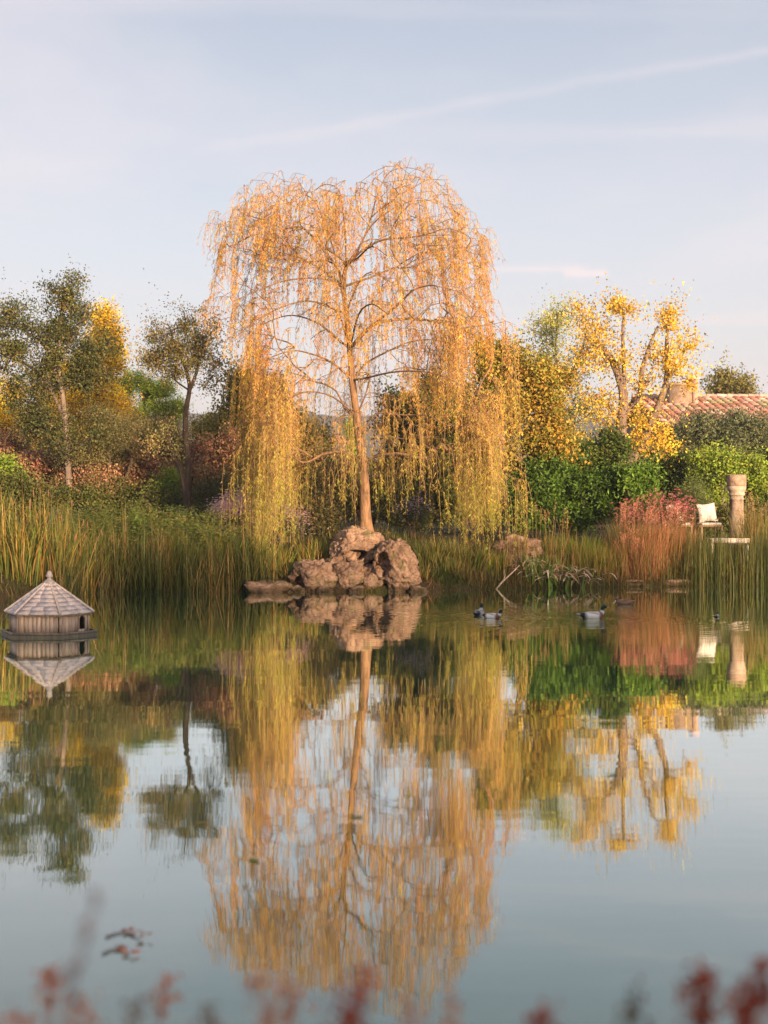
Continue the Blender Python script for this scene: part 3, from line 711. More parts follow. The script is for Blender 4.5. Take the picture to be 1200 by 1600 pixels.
# cattails standing in the shallows on the left
for i,(px,Y,n,H,lab) in enumerate([(-25,27.6,240,1.75,'golden cattail clump cut off by the left edge of the photo'),(22,27.2,250,1.72,'tall cattail clump behind the left side of the duck house roof'),
      (60,27.8,230,1.85,'cattail clump rising right above the finial of the duck house'),(92,27.9,240,1.85,'tall golden cattail clump just right of the duck house finial'),
      (125,28.9,190,1.6,'greener cattail clump at the right end of the cattails'),(165,29.6,110,1.3,'thin cattail clump among the green reeds')]):
    tuft('cattail_clump',lab,'cattails',px,Y,.45,n,H,.026,CAT if i<4 else REED+CAT,100+i,lean=.22,bend=1.5,group='cattails in the shallows',
         heads=(4,.15,.012,((.25,.2,.06),(.24,.11,.06)),H*.92,'cattail_heads'),hj=.6,squash=.9,K=7)
def reed_bed(name,label,x0,x1,s0,s1,n,H,W,palette,seed,bend=.35,lean=.10,hj=.4,cat='reeds',clump=.0,skip=(),pal2=None,soft=14):
    r=np.random.default_rng(seed); px=r.uniform(x0,x1,n*3)+r.normal(size=n*3)*soft; xw=(px-600)*30/F; y=shore(xw)+r.uniform(s0,s1,n*3)
    xw=(px-600)*y/F
    nz=np.array([mnoise.noise(Vector((a*1.9,b*1.5,seed)))+.5*mnoise.noise(Vector((a*6,b*5,seed+9))) for a,b in zip(xw,y)])
    ok=nz>(-.5+clump*r.random(n*3))
    for (p0,p1,smax) in skip: ok&=~((px>p0)&(px<p1)&(y-shore(xw)<smax))
    idx=np.nonzero(ok)[0][:n]; xw=xw[idx]; y=y[idx]; nz=nz[idx]; n=len(idx)
    base=np.stack([xw,y,np.maximum(ground_z(xw,y),-.12)-.04],1)
    mb=MB(); hm=1+.75*np.array([mnoise.noise(Vector((a*.9,b*.6,seed+3)))+.35*mnoise.noise(Vector((a*4,b*3,seed+3))) for a,b in zip(xw,y)])
    hue=np.array([mnoise.noise(Vector((a*1.1,b*1.4,seed+21))) for a,b in zip(xw,y)])
    col=pal(palette,n,r,.2)
    if pal2: w=np.clip(hue*3+.5,0,1)[:,None]; col=col*(1-w)+pal(pal2,n,r,.2)*w
    col=np.clip(col*(1+.6*hue[:,None])*(.68 if cat!='sedge' else .8),.008,.8)
    le=lean*np.abs(r.normal(size=n)); bk=r.random(n)<.13; le=np.where(bk,.35+.7*r.random(n),le)
    blades(mb,base,H*hm*(1-hj*r.random(n)),W*(.6+.7*r.random(n)),le,bend*r.random(n)**1.6+np.where(bk,.5*r.random(n),0),col,r)
    o=mb.build(name,M['blade']); tag(o,label,cat,kind='stuff'); return o
DRY=[(.30,.18,.07,3),(.2,.12,.05,2),(.12,.09,.035,2),(.42,.27,.12,1)]
RG=[(.11,.14,.025,3),(.065,.085,.02,3),(.19,.18,.04,1)]
reed_bed('reed_bed','green and straw reeds in the water along the left bank',110,400,-.35,.6,3600,1.02,.014,RG,120,clump=1.2,pal2=REED+DRY,bend=1.3,lean=.17,hj=.7)
reed_bed('reed_bed','scattered tall straw stalks rising through the ferny green plants',125,430,-.3,.8,260,1.55,.013,STRAW+CAT,126,bend=1.3,lean=.14,clump=.6)
reed_bed('reed_bed','thin green rushes in the water along the right bank',1090,1400,-.35,.6,3600,1.28,.011,RG,121,bend=.45,lean=.07,clump=.8,pal2=REED,hj=.6,soft=34)
reed_bed('reed_bed','sparse straw coloured stalks along the bank between rocks and pink flowers',790,1080,-.1,.9,600,1.15,.010,STRAW,122,bend=.5,lean=.12,clump=.9)
reed_bed('bank_grass','rough grass and herbs covering the bank',-40,1240,.1,4.5,15000,.32,.014,RG+GRN[:1],123,bend=1.4,lean=.45,cat='grass',clump=1.0,pal2=DRY+DRY+RG,skip=((446,665,1.35),),hj=.8)
reed_bed('bank_fringe','dry stems and drooping sedge along the waterline',100,1240,-.08,.12,2600,.26,.012,DRY,124,bend=1.9,lean=.6,cat='sedge',clump=1.1,pal2=RG,skip=((446,665,1.5),),hj=.7)
reed_bed('bank_fringe','tangled low plants hanging over the dark earth right of the boulders',660,800,.0,.7,1500,.34,.016,RG,127,bend=1.6,lean=.6,cat='sedge',clump=.8,pal2=STRAW+DRY,hj=.7)
# ferny masses above the reeds
def fern(px,py,Y,rx,ry,seed,label,pl):
    r=np.random.default_rng(seed); c=P(px,800,Y); g=gz(c[0],c[1]); e=empty('fern_clump',(c[0],c[1],g),label,'fern','ferny plants behind the left reeds')
    mb=MB(); ms=MB(); top=P(px,py-ry,Y)[2]-g; wx=rx*Y/F
    for k in range(70):
        a=r.random()*2*np.pi; L=top*(.45+.75*r.random()**.7); q=r.random()**.5
        b=np.array([c[0]+np.cos(a)*wx*.6*q,c[1]+np.sin(a)*.5*q,g-.05]); h=np.array([np.cos(a),np.sin(a),0])*(.4+.6*r.random())
        t=np.linspace(0,1,7)[:,None]; pts=b+h*wx*.7*t**1.6+np.array([0,0,1])*L*(t-.28*t**3)
        sweep(ms,pts,np.linspace(.006,.002,7),3,(.14,.15,.04))
        fc=pal(pl,1,r,.3); m=int(150*r.uniform(.4,1.1)); u=.2+.8*r.random(m); pp=np.stack([np.interp(u,t[:,0],pts[:,i]) for i in range(3)],1)
        ax=r.normal(size=(m,3))*np.array([1,1,.35])+h*.6; w=.10+.16*np.sin(u*np.pi)
        leaf_mesh(mb,pp+ax/np.linalg.norm(ax,axis=1,keepdims=True)*(r.random(m)*w)[:,None],ax,.075,.011,.35*pal(pl,m,r,.2)+.65*fc,r)
    ms.build('stems',M['blade'],e); mb.build('fronds',M['blade'],e)
FN=[(.10,.15,.025,3),(.15,.19,.03,2),(.06,.085,.02,2),(.30,.22,.07,1)]
for i,(a,b,Y,rx,ry,l) in enumerate([(130,812,30.5,38,40,'ferny green clump behind the tallest cattails'),(190,806,30.7,44,46,'ferny green clump below the pinkish smoke bush'),(252,812,30.3,46,46,'feathery green clump in the middle of the left bank'),
     (305,808,30.7,40,40,'feathery green clump below the forked tree'),(342,830,30.3,28,30,'low ferny clump beside the mauve asters')]):
    fern(a,b,Y,rx,ry,130+i,l,FN)
# strap-leaved tufts beside the rocks
tuft('sedge_tuft','arching bright green strap leaved tuft left of the willow curtain','grass tuft',375,30.2,.28,240,1.0,.032,GRN,140,.5,1.3,'grass tufts on the bank')
tuft('sedge_tuft','strap leaved tuft in front of the mauve aster bush','grass tuft',345,30.6,.25,150,.95,.022,GRN+REED,141,.5,1.2,'grass tufts on the bank')
tuft('sedge_tuft','green tuft hanging under the willow curtain above the flat rock','grass tuft',425,30.5,.35,240,.75,.02,GRN+STRAW,142,.6,1.3,'grass tufts on the bank')
tuft('sedge_tuft','yellow green tuft behind the low left rock','grass tuft',490,30.9,.35,220,.62,.018,GRN+STRAW,143,.5,1.3,'grass tufts on the bank')
for i,(px,Y,H,l) in enumerate([(672,30.9,.75,'long grass tuft touching the right side of the great boulder'),(702,31.1,.8,'long grass tuft second right of the great boulder'),(735,31,.75,'long grass tuft under the tips of the right willow curtain'),
      (768,31.1,.7,'straw tinged grass tuft left of the stone ledge'),(705,30.7,.45,'low grass tuft spilling towards the water right of the boulders')]):
    tuft('long_grass_tuft',l,'grass tuft',px,Y,.38,330,H,.018,[(.13,.16,.03,3),(.24,.19,.05,2),(.07,.09,.02,3),(.36,.24,.09,1)] if i!=3 else STRAW+GRN,150+i,.45,1.5,'grass tufts on the bank')
tuft('ornamental_grass','mounded bright green grass left of the pink flowers','grass tuft',905,32.3,.5,620,.95,.012,GRN+[(.2,.2,.04,2)],160,.5,1.2,'grass tufts on the bank')
tuft('ornamental_grass','arching green grass below the mounded bright one','grass tuft',935,31.9,.5,520,.85,.012,GRN+STRAW,161,.5,1.2,'grass tufts on the bank')
tuft('ornamental_grass','yellow green grass under the laurel hedge','grass tuft',865,32.6,.45,380,.8,.012,GRN+STRAW,162,.4,1.2,'grass tufts on the bank',heads=(14,.2,.02,((.3,.2,.07),(.4,.26,.1)),1.3,'seed_heads'))
for i,(px,Y,l) in enumerate([(985,32.2,'reddish grass at the left of the pink flowers'),(1020,32.1,'reddish grass in the middle of the pink flowers'),(1052,32.3,'copper red grass at the right of the pink flowers'),(1000,31.8,'low coppery grass nearest the water below the pink flowers')]):
    tuft('red_grass',l,'grass tuft',px,Y,.42,620,1.35 if i<3 else .95,.010,RED if i!=0 else RED+REED,170+i,.3,.7,'red grasses by the water',heads=(26,.22,.025,((.36,.16,.08),(.5,.22,.14)),1.5 if i<3 else 1.,'seed_heads'))
_e,_a,_r=shrub('gaura_bush','pink flowered bush above the reddish grasses',33,[(985,812,26,24,70),(1030,808,30,26,90),(1062,812,20,34,90)],[(.12,.11,.03,2),(.2,.1,.05,1)],45,cat='flower bush',n_per=30,leafL=.05,leafW=.012)
flowers(_e,_a,_r,620,[(.62,.14,.2,2),(.6,.24,.26,1)],.06,spread=.13)
tuft('red_grass','straw coloured grass between the column and the right edge','grass tuft',1185,33.4,.55,560,1.5,.012,STRAW+REED,175,.2,.6,'red grasses by the water',heads=(22,.22,.025,((.3,.2,.08),(.42,.25,.12)),1.6,'seed_heads'))
tuft('red_grass','thin green and copper grass in front of the garden seats','grass tuft',1105,32.6,.5,320,.85,.010,RED+REED,176,.25,.7,'red grasses by the water')
tuft('reed_tuft','tangled olive grass tuft at the right end of the cattails','grass tuft',165,30.2,.35,230,1.0,.02,RG+DRY,230,.6,1.4,'grass tufts on the bank')
tuft('reed_tuft','straw tinged grass tuft among the ferny plants','grass tuft',222,30.0,.35,230,0.95,.02,STRAW+DRY,231,.6,1.4,'grass tufts on the bank')
tuft('reed_tuft','dark green grass tuft in the middle of the left reeds','grass tuft',283,30.1,.35,230,1.05,.02,RG,232,.6,1.4,'grass tufts on the bank')
tuft('reed_tuft','leaning straw tuft near the right end of the left reeds','grass tuft',325,30.0,.35,230,0.85,.02,STRAW+RG,233,.6,1.4,'grass tufts on the bank')
# drooping dead iris clumps between ledge and water
DEAD=[(.66,.48,.36,3),(.5,.32,.2,2),(.7,.55,.42,1)]
for i,(px,Y,l) in enumerate([(835,31.0,'iris clump with pale dead leaves drooping into the water'),(872,31.0,'iris clump with curled dead leaves beside the driftwood'),(905,31.05,'iris clump of withered pale leaves right of the others')]):
    e=tuft('iris_clump',l,'iris',px,Y,.3,60 if i<2 else 14,.72,.06,[(.12,.2,.04,2),(.2,.2,.06,1)],180+i,.7,1.2,'iris clumps at the waterline',part='green_leaves')
    r=np.random.default_rng(190+i); c=np.array(e.location); n=30; mb=MB()
    base=c+np.stack([r.normal(size=n)*.26,r.normal(size=n)*.1-.05,np.full(n,.02)],1); base[:,2]=np.maximum(ground_z(base[:,0],base[:,1]),0)+.12+.25*r.random(n)
    blades(mb,base,.30+.30*r.random(n),.055,.9+.6*r.random(n),1.1+.7*r.random(n),pal(DEAD,n,r,.2),r,az=-np.pi/2+r.normal(size=n)*1.3,K=7)
    mb.build('dead_leaves',M['blade'],e)

# ------------------------------------------------------------------ rocks
import bmesh
def rock(name,label,px,py,Y,rx,ry,rz,seed,hollows=(),sub=6,lump=.28,group='boulders under the willow',flat=0,tilt=0):
    bm=bmesh.new(); bmesh.ops.create_icosphere(bm,subdivisions=sub,radius=1)
    v=np.array([x.co[:] for x in bm.verts]); f=np.array([[x.index for x in q.verts] for q in bm.faces]); bm.free()
    c=P(px,py,Y)
    v=np.sign(v)*np.abs(v)**.85
    out=[]
    o1=Vector((seed*3.7,seed*1.3,0))
    for p in v:
        q=Vector(p)
        d=lump*mnoise.fractal(q*1.1+o1,1,2,3)+.16*(1-abs(mnoise.noise(q*2.6+o1))*2)*.5+.055*mnoise.fractal(q*6+o1,.8,2,5)+.02*mnoise.noise(q*24)
        pit=mnoise.noise(q*4.6+o1*1.7); pit2=mnoise.noise(q*9.5+o1)
        vd=mnoise.voronoi(q*2.1+o1)[0]; vd2=mnoise.voronoi(q*5+o1)[0]
        d-=.10*max(0,pit-.12)**.7*(1 if pit>.12 else 0)+.06*max(0,pit2-.15)+.07*math.exp(-((vd[1]-vd[0])/.06)**2)+.03*math.exp(-((vd2[1]-vd2[0])/.08)**2)-.05*vd[0]
        out.append(p*(1+d))
    v=np.array(out)
    if flat: v[:,2]=np.where(v[:,2]>flat,flat+(v[:,2]-flat)*.35,v[:,2])
    v=v*np.array([rx,ry,rz])
    if tilt:
        ct,st=math.cos(tilt),math.sin(tilt); v=np.stack([v[:,0]*ct-v[:,2]*st,v[:,1],v[:,0]*st+v[:,2]*ct],1)
    v=v+c
    for (hx,hy,hrx,hry,dep) in hollows:
        h=P(hx,hy,Y); s=Y/F
        d=((v[:,0]-h[0])/(hrx*s))**2+((v[:,2]-h[2])/(hry*s))**2
        d=d*(1+.9*np.array([mnoise.noise(Vector((a*4.5,seed,b*4.5))) for a,b in zip(v[:,0],v[:,2])]))
        w=np.where(v[:,1]<Y+.05,np.clip(1.25-d,0,1),0); w=np.minimum(w*2.2,1); v[:,1]+=w*dep
    mb=MB(); mb.add(v,[f]); o=mb.build(name,M['rock'],smooth=True,origin=(c[0],c[1],0)); tag(o,label,'rock',group); return o
rock('boulder','large pinkish boulder with a dark hollow right below the willow trunk',561,863,30.4,.56,.55,.48,1,[(553,866,15,8,.4),(582,886,12,11,.45)],lump=.2)
rock('boulder','tall rounded boulder sloping down to the water at the right of the group',620,890,29.85,.44,.55,.62,2,[(600,915,6,10,.25),(598,880,11,18,.35)],tilt=.35,lump=.2)
rock('boulder','pitted brown boulder at the left of the group beside a dark gap',490,905,29.75,.44,.45,.37,3,[(466,916,10,14,.3)],lump=.3)
rock('boulder','smaller mossy boulder between the pitted one and the tall rounded one',543,905,29.8,.36,.4,.36,4,[(565,918,8,9,.3)],lump=.3)
rock('boulder','dark mossy rock wedged low between the smaller and the tall rounded boulder',580,908,29.9,.34,.32,.34,8,lump=.3,sub=5)
rock('boulder','brown rock filling the gap under the large hollow boulder',535,893,30.1,.36,.3,.40,9,lump=.3,sub=5)
rock('flat_rock','low flat rock at the waterline left of the boulders',420,922,29.45,.46,.4,.20,5,sub=5,lump=.42,group='boulders under the willow')
rock('shelf_rock','flat stone ledge above the drooping iris leaves',810,856,32.0,.46,.45,.24,6,sub=5,lump=.4,group='stones along the bank')
rock('shelf_rock','brown stone under the ledge beside the driftwood',796,885,31.6,.34,.4,.36,7,sub=5,group='stones along the bank')
for i,(px,py,Y,a,b,l) in enumerate([(690,918,30.7,.28,.14,'small stone at the waterline right of the boulders'),(735,918,30.9,.22,.11,'small stone at the waterline below the right willow curtain'),
       (985,912,31.7,.5,.09,'low stone edging the bank below the red grass'),(1055,910,31.8,.45,.08,'low stone edging the bank further right below the red grass'),(700,892,31.1,.3,.16,'half buried stone in the grass right of the boulders'),(345,922,29.6,.3,.08,'low stone at the foot of the left reeds')]):
    rock('bank_stone',l,px,py,Y,a,.25,b,20+i,sub=4,group='stones along the bank')
for i,(px,Y,H,l) in enumerate([(520,30.35,.35,'small green tuft sprouting between the pitted boulder and the large one'),(583,29.45,.25,'tiny sedge growing from the dark gap at the foot of the boulders'),(660,30.0,.45,'drooping sedge leaning on the right flank of the tall boulder'),(450,29.9,.4,'sedge drooping over the left side of the pitted boulder')]):
    tuft('sedge_tuft',l,'grass tuft',px,Y,.16,90,H,.014,RG+STRAW,240+i,.8,1.5,'grass tufts on the bank')
rock('bank_stone','wet stone at the foot of the pitted boulder',462,924,29.45,.2,.2,.11,40,sub=4,group='stones along the bank',lump=.4)
rock('bank_stone','small dark stone at the waterline between the pitted and the smaller boulder',507,924,29.45,.2,.2,.11,41,sub=4,group='stones along the bank',lump=.4)
rock('bank_stone','dark wet stone below the smaller mossy boulder',556,924,29.45,.2,.2,.11,42,sub=4,group='stones along the bank',lump=.4)
rock('bank_stone','dark stone at the right foot of the tall rounded boulder',652,924,29.45,.2,.2,.11,43,sub=4,group='stones along the bank',lump=.4)
rock('bank_stone','small stone touching the right end of the flat rock',436,924,29.45,.2,.2,.11,44,sub=4,group='stones along the bank',lump=.4)
# driftwood
def branch(name,label,cat,pts,r0,r1,group=None,side=(),col=(.42,.30,.2),mat='bark',Yz=None):
    mb=MB(); p,q=smooth_line(np.array(pts),np.linspace(r0,r1,len(pts)),4); sweep(mb,p,q,7,col)
    for s in side:
        p2,q2=smooth_line(np.array(s),np.linspace(r1*1.3,r1*.6,len(s)),3); sweep(mb,p2,q2,5,col)
    return tag(mb.build(name,M[mat],smooth=True,origin=pts[0]),label,cat,group)
branch('driftwood','pale driftwood branch slanting from the bank into the water','branch',[P(774,922,30.5),P(786,908,30.5),P(799,896,30.55),P(812,883,30.6)],.022,.012,side=[[P(786,908,30.5),P(789,899,30.45),P(788,890,30.4)]],col=(.5,.38,.28))

# ------------------------------------------------------------------ duck house
def duck_house():
    c=P(77,995,19.2); cx,cy=c[0],c[1]; s=18.8/F
    face=math.atan2(-cx,-(-cy))   # direction to the lens is taken as "front"
    e=empty('duck_house',(cx,cy,0),'hexagonal wooden duck house with shingled roof floating on the pond','duck house')
    view=math.atan2(cy,cx)        # azimuth of view ray
    def az(deg):                  # deg right of front, as seen by the lens
        return view+math.pi+R(deg)
    ang=[az(13+60*k) for k in range(6)]
    def hexp(Rr,z): return np.array([[cx+Rr*math.cos(a),cy+Rr*math.sin(a),z] for a in ang])
    def prism(mb,Rr,z0,z1,col=(1,1,1),R1=None):
        V=np.vstack([hexp(Rr,z0),hexp(R1 or Rr,z1)])
        mb.add(V,[np.array([[i,(i+1)%6,6+(i+1)%6,6+i] for i in range(6)]),np.array([[5,4,3,2,1,0],[6,7,8,9,10,11]])],col)
    DK=(.20,.16,.11); WL=(.66,.50,.39); RF=(.60,.51,.47)
    mb=MB(); prism(mb,.66,-.06,.035,DK)
    r=np.random.default_rng(3)
    for i in range(6):     # raised edge boards round the deck
        a=hexp(.665,0)[i]; b=hexp(.665,0)[(i+1)%6]; a2=hexp(.625,0)[i]; b2=hexp(.625,0)[(i+1)%6]
        V=np.array([a,b,b2,a2]); V=np.vstack([V+[0,0,.033],V+[0,0,.062]])
        mb.add(V,[np.array([[0,1,5,4],[1,2,6,5],[2,3,7,6],[3,0,4,7],[4,5,6,7],[3,2,1,0]])],(.26,.21,.15))
    mb.build('deck',M['wood'],e)
    Rw=.515; z0,z1=.037,.30
    mb=MB(); mf=MB()
    def plank(mbb,A,B,t0,t1,za,zb,th,col,inn=0):
        d=(B-A); n=np.array([d[1],-d[0],0]); n/=np.linalg.norm(n)
        if np.dot(n,A-np.array([cx,cy,0]))<0: n=-n
        a=A+d*t0; b=A+d*t1
        V=[]
        for z in (za,zb):
            for q in (a+n*inn,b+n*inn,b+n*(inn+th),a+n*(inn+th)): V.append([q[0],q[1],z])
        mbb.add(V,[np.array([[0,3,2,1],[4,5,6,7],[0,1,5,4],[1,2,6,5],[2,3,7,6],[3,0,4,7]])],col)
    W=hexp(Rw,0)
    for i in range(6):
        A,B=W[i],W[(i+1)%6]; npl=9
        # face 0: right of the front corner, carries the arched doorway; face 4: left face with the slit
        for k in range(npl):
            t0=k/npl+.006; t1=(k+1)/npl-.006; cc=np.array(WL)*(.75+.4*r.random()); cc=cc*np.array([1,1-.05*r.random(),1-.08*r.random()])
            if i==0 and k in (6,7):
                # doorway, open up to the arch
                tm=(6/npl+8/npl)/2; hw=1/npl
                for q in range(4):
                    u0=t0+(t1-t0)*q/4; u1=t0+(t1-t0)*(q+1)/4; um=(u0+u1)/2; x=min(1,abs(um-tm)/hw)
                    zt=.20+.065*math.sqrt(max(0,1-x*x)); plank(mb,A,B,u0,u1+.0005,zt,z1,.02,cc)
                plank(mb,A,B,t0,t1,z0,z0+.045,.02,cc); continue
            if i==4 and k in (7,): 
                plank(mb,A,B,t0,t1,z0,z0+.03,.02,cc); continue
            plank(mb,A,B,t0,t1,z0,z1,.02+.003*r.random(),cc)
        for t0,t1 in ((0,.03),(.97,1.0)):
            mf=MB(); plank(mf,A,B,t0,t1,z0,z1,.012,np.array(WL)*.85,inn=.026); mf.build('corner_post',M['wood'],e)
        # arch surround
        if i==0:
            tm=7/npl; d=B-A; n=np.array([d[1],-d[0],0]); n/=np.linalg.norm(n); n=n if np.dot(n,A-np.array([cx,cy,0]))>0 else -n
            ln=np.linalg.norm(d); pts=[]
            for q in np.linspace(0,np.pi,11): pts.append(A+d*(tm+.062/ln*math.cos(q))+n*.03+np.array([0,0,.20+.072*math.sin(q)]))
            pts=[pts[0]-[0,0,.115]]+pts+[pts[-1]-[0,0,.115]]
            md=MB(); sweep(md,pts,[.007]*len(pts),5,np.array(WL)*.9); md.build('doorway_trim',M['wood'],e)
    mb.build('wall',M['wood'],e)
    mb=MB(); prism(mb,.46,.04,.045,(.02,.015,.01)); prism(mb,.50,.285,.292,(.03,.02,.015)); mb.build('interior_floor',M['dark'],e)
    # roof: courses of shingles on each of the six sides
    mb=MB(); Re,ze,Rt,zt=.605,.292,.05,.705; nc=8
    for k in range(nc):
        f0=k/nc; f1=(k+1)/nc+.03
        ra=Re+(Rt-Re)*f0; rb=Re+(Rt-Re)*min(1,f1); za=ze+(zt-ze)*f0; zb=ze+(zt-ze)*min(1,f1)
        lift=.016
        for i in range(6):
            o0,o1=hexp(ra,za+lift)[[i,(i+1)%6]]; u0,u1=hexp(rb,zb+.004)[[i,(i+1)%6]]; l0,l1=hexp(ra,za)[[i,(i+1)%6]]
            nsh=max(2,int(3.4*ra/Re))
            cuts=np.sort(np.concatenate([[0,1],(np.arange(1,nsh)+r.uniform(-.25,.25,nsh-1))/nsh]))
            for a,b in zip(cuts[:-1],cuts[1:]):
                g=.004; a2=a+g; b2=b-g; dz=np.array([0,0,r.random()*.004])
                V=[l0+(l1-l0)*a2,l0+(l1-l0)*b2,o0+(o1-o0)*a2+dz,o0+(o1-o0)*b2+dz,u0+(u1-u0)*b2+dz,u0+(u1-u0)*a2+dz,u0+(u1-u0)*b2-[0,0,.012],u0+(u1-u0)*a2-[0,0,.012]]
                cc=np.array(RF)*(.88+.17*r.random())
                mb.add(V,[np.array([[0,1,3,2],[2,3,4,5],[1,6,4,3],[0,2,5,7],[7,5,4,6],[0,7,6,1]])],cc)
    rf=mb.build('roof',M['woodh'],e)
    mb=MB()
    for i in range(6):
        a=hexp(Re+.012,ze+.018)[i]; b=hexp(Rt-.01,zt+.012)[i]
        mb=MB(); sweep(mb,[a,(a+b)/2+[0,0,.002],b],[.016,.015,.013],6,np.array(RF)*.92); mb.build('roof_hip',M['woodh'],rf)
    # scalloped fascia under the eaves
    mb=MB()
    E=hexp(Re-.02,0)
    for i in range(6):
        A,B=E[i],E[(i+1)%6]
        for k in range(12):
            t0,t1=k/12,(k+1)/12; zz=.262+.012*abs(math.sin((k+.5)*np.pi/4))
            plank(mb,A,B,t0,t1+.001,zz,.291,.008,(.3,.23,.17),inn=-.006)
    mb.build('fascia',M['wood'],rf)
    mb=MB(); lathe(mb,[(.075,.685),(.085,.70),(.06,.722),(.03,.75),(.026,.765),(.045,.775),(.05,.79),(.036,.812),(.034,.825),(.03,.84),(.015,.853),(.001,.857)],16,(cx,cy,0),(.33,.30,.29))
    mb.build('finial',M['wood'],e,smooth=True)
duck_house()

# ------------------------------------------------------------------ ducks
def duck(label,px,py,face,size=1.0,kind='drake',neck=1.0,group='ducks swimming on the pond'):
    Y=F*CAMZ/(py-800); c=P(px,py,Y); c[2]=0
    # side profile, x forward; (x, z, half width, half height)
    prof=[(-.27,.075,.004,.004),(-.245,.072,.022,.010),(-.20,.062,.045,.028),(-.15,.05,.068,.048),(-.08,.04,.088,.066),(0,.036,.096,.074),(.08,.038,.092,.074),(.13,.048,.075,.068)]
    path=[(x,z,a,b,0.0) for x,z,a,b in prof]
    nk=neck
    path+=[(.165,.075,.056,.056,.7),(.178,.11*nk,.036,.038,1.3),(.180,.145*nk,.030,.031,1.45),(.188,.175*nk,.034,.034,1.0),(.205,.192*nk,.036,.036,.4),(.228,.193*nk,.033,.031,0),(.245,.188*nk,.022,.021,-.1),(.256,.184*nk,.010,.011,-.1)]
    mb=MB(); n=14; a=np.linspace(0,2*np.pi,n,endpoint=False); V=[];col=[]
    if kind=='drake': cs=dict(tail=(.55,.5,.48),rump=(.012,.012,.014),body=(.80,.72,.66),chest=(.22,.10,.07),ring=(.75,.72,.7),head=(.012,.035,.022),bill=(.42,.36,.08),wing=(.50,.43,.38))
    elif kind=='hen': cs=dict(tail=(.3,.2,.13),rump=(.22,.13,.08),body=(.26,.15,.09),chest=(.25,.14,.085),ring=(.24,.15,.1),head=(.2,.12,.08),bill=(.35,.2,.08),wing=(.19,.11,.07))
    else: cs=dict(tail=(.35,.33,.32),rump=(.05,.05,.05),body=(.38,.36,.35),chest=(.5,.46,.42),ring=(.5,.46,.44),head=(.02,.025,.022),bill=(.3,.27,.1),wing=(.28,.26,.25))
    for (x,z,w,h,t) in path:
        ct,st=math.cos(t),math.sin(t)
        for q in a:
            u=math.cos(q)*w; v=math.sin(q)*h
            V.append([x-v*st,u,z+v*ct])
            if x<-.22: k='tail'
            elif x<-.13: k='rump'
            elif x<.11: k='body'
            elif z<.105*nk: k='chest'
            elif z<.125*nk: k='ring'
            else: k='head'
            col.append(cs[k])
    m=len(path); q=[[k*n+i,k*n+(i+1)%n,(k+1)*n+(i+1)%n,(k+1)*n+i] for k in range(m-1) for i in range(n)]
    V=np.array(V)*size
    cf,sf=math.cos(face),math.sin(face)
    def put(V): V=np.asarray(V,float); return np.stack([V[:,0]*cf-V[:,1]*sf,V[:,0]*sf+V[:,1]*cf,V[:,2]],1)+c
    e=empty('duck',c,label,'duck',group)
    mb.add(put(V),[np.array(q),np.array([list(range(n))]),np.array([list(range((m-1)*n,m*n))])],np.array(col))
    mb.build('body',M['feather'],e,smooth=True)
    b=MB(); z=.184*nk
    bp=np.array([[.25,0,z],[.27,0,z-.004],[.29,0,z-.006],[.302,0,z-.006]])*size
    for_w=[.011,.012,.013,.008]
    VV=[]
    for p,w in zip(bp,for_w):
        for qn in np.linspace(0,2*np.pi,8,endpoint=False): VV.append(p+np.array([0,math.cos(qn)*w*1.1,math.sin(qn)*w*.5])*size)
    b.add(put(VV),[np.array([[k*8+i,k*8+(i+1)%8,(k+1)*8+(i+1)%8,(k+1)*8+i] for k in range(3) for i in range(8)]),np.array([list(range(24,32))])],cs['bill'])
    b.build('bill',M['feather'],e,smooth=True)
    for sgn in (-1,1):
        w=MB(); VV=[];nn=10;st=9
        for k in range(st):
            t=k/(st-1); x=.085-.30*t; hh=.042*math.sin(min(1,(t+.12)*1.1)*np.pi)**.6*(1-.4*t)+.003; zc=.068+.012*t; yy=(.088*math.cos(t*1.0)-.012-.028*t)
            for qn in np.linspace(0,2*np.pi,nn,endpoint=False):
                VV.append([x,sgn*(yy+.010*math.cos(qn)),zc+hh*math.sin(qn)])
        w.add(put(np.array(VV)*size),[np.array([[k*nn+i,k*nn+(i+1)%nn,(k+1)*nn+(i+1)%nn,(k+1)*nn+i] for k in range(st-1) for i in range(nn)]),np.array([list(range(nn)),list(range((st-1)*nn,st*nn))])],cs['wing'])
        w.build('wing',M['feather'],e,smooth=True)
    for sgn in (-1,1):
        ey=MB(); lathe(ey,[(.001,-.004),(.0035,-.002),(.0035,.002),(.001,.004)],6,(0,0,0),(.01,.01,.01))
        ey.v[0]=put((np.array([[.222,sgn*.031,.199*nk]])+ey.v[0])*size); ey.build('eye',M['feather'],e)
    return c
d1=duck('pale bodied drake with dark head swimming to the right alone',925,966,R(8),.92,'drake')
d2=duck('grey duck with dark head at the left of the pair, facing away',748,961,R(70),.8,'grey')
d3=duck('black headed duck at the right of the pair, turned to the right',769,966,R(-30),.72,'drake',neck=.85)
d4=duck('brown duck low in the water near the far bank',976,944,R(200),.8,'hen',neck=.72)
d5=duck('tiny pale bird on the water at the far right below the rushes',1120,964,R(60),.32,'grey')
build_water([(d1[0]-.05,d1[1],.006,26),(d2[0],d2[1],.0028,30),(d3[0],d3[1],.0028,30)])

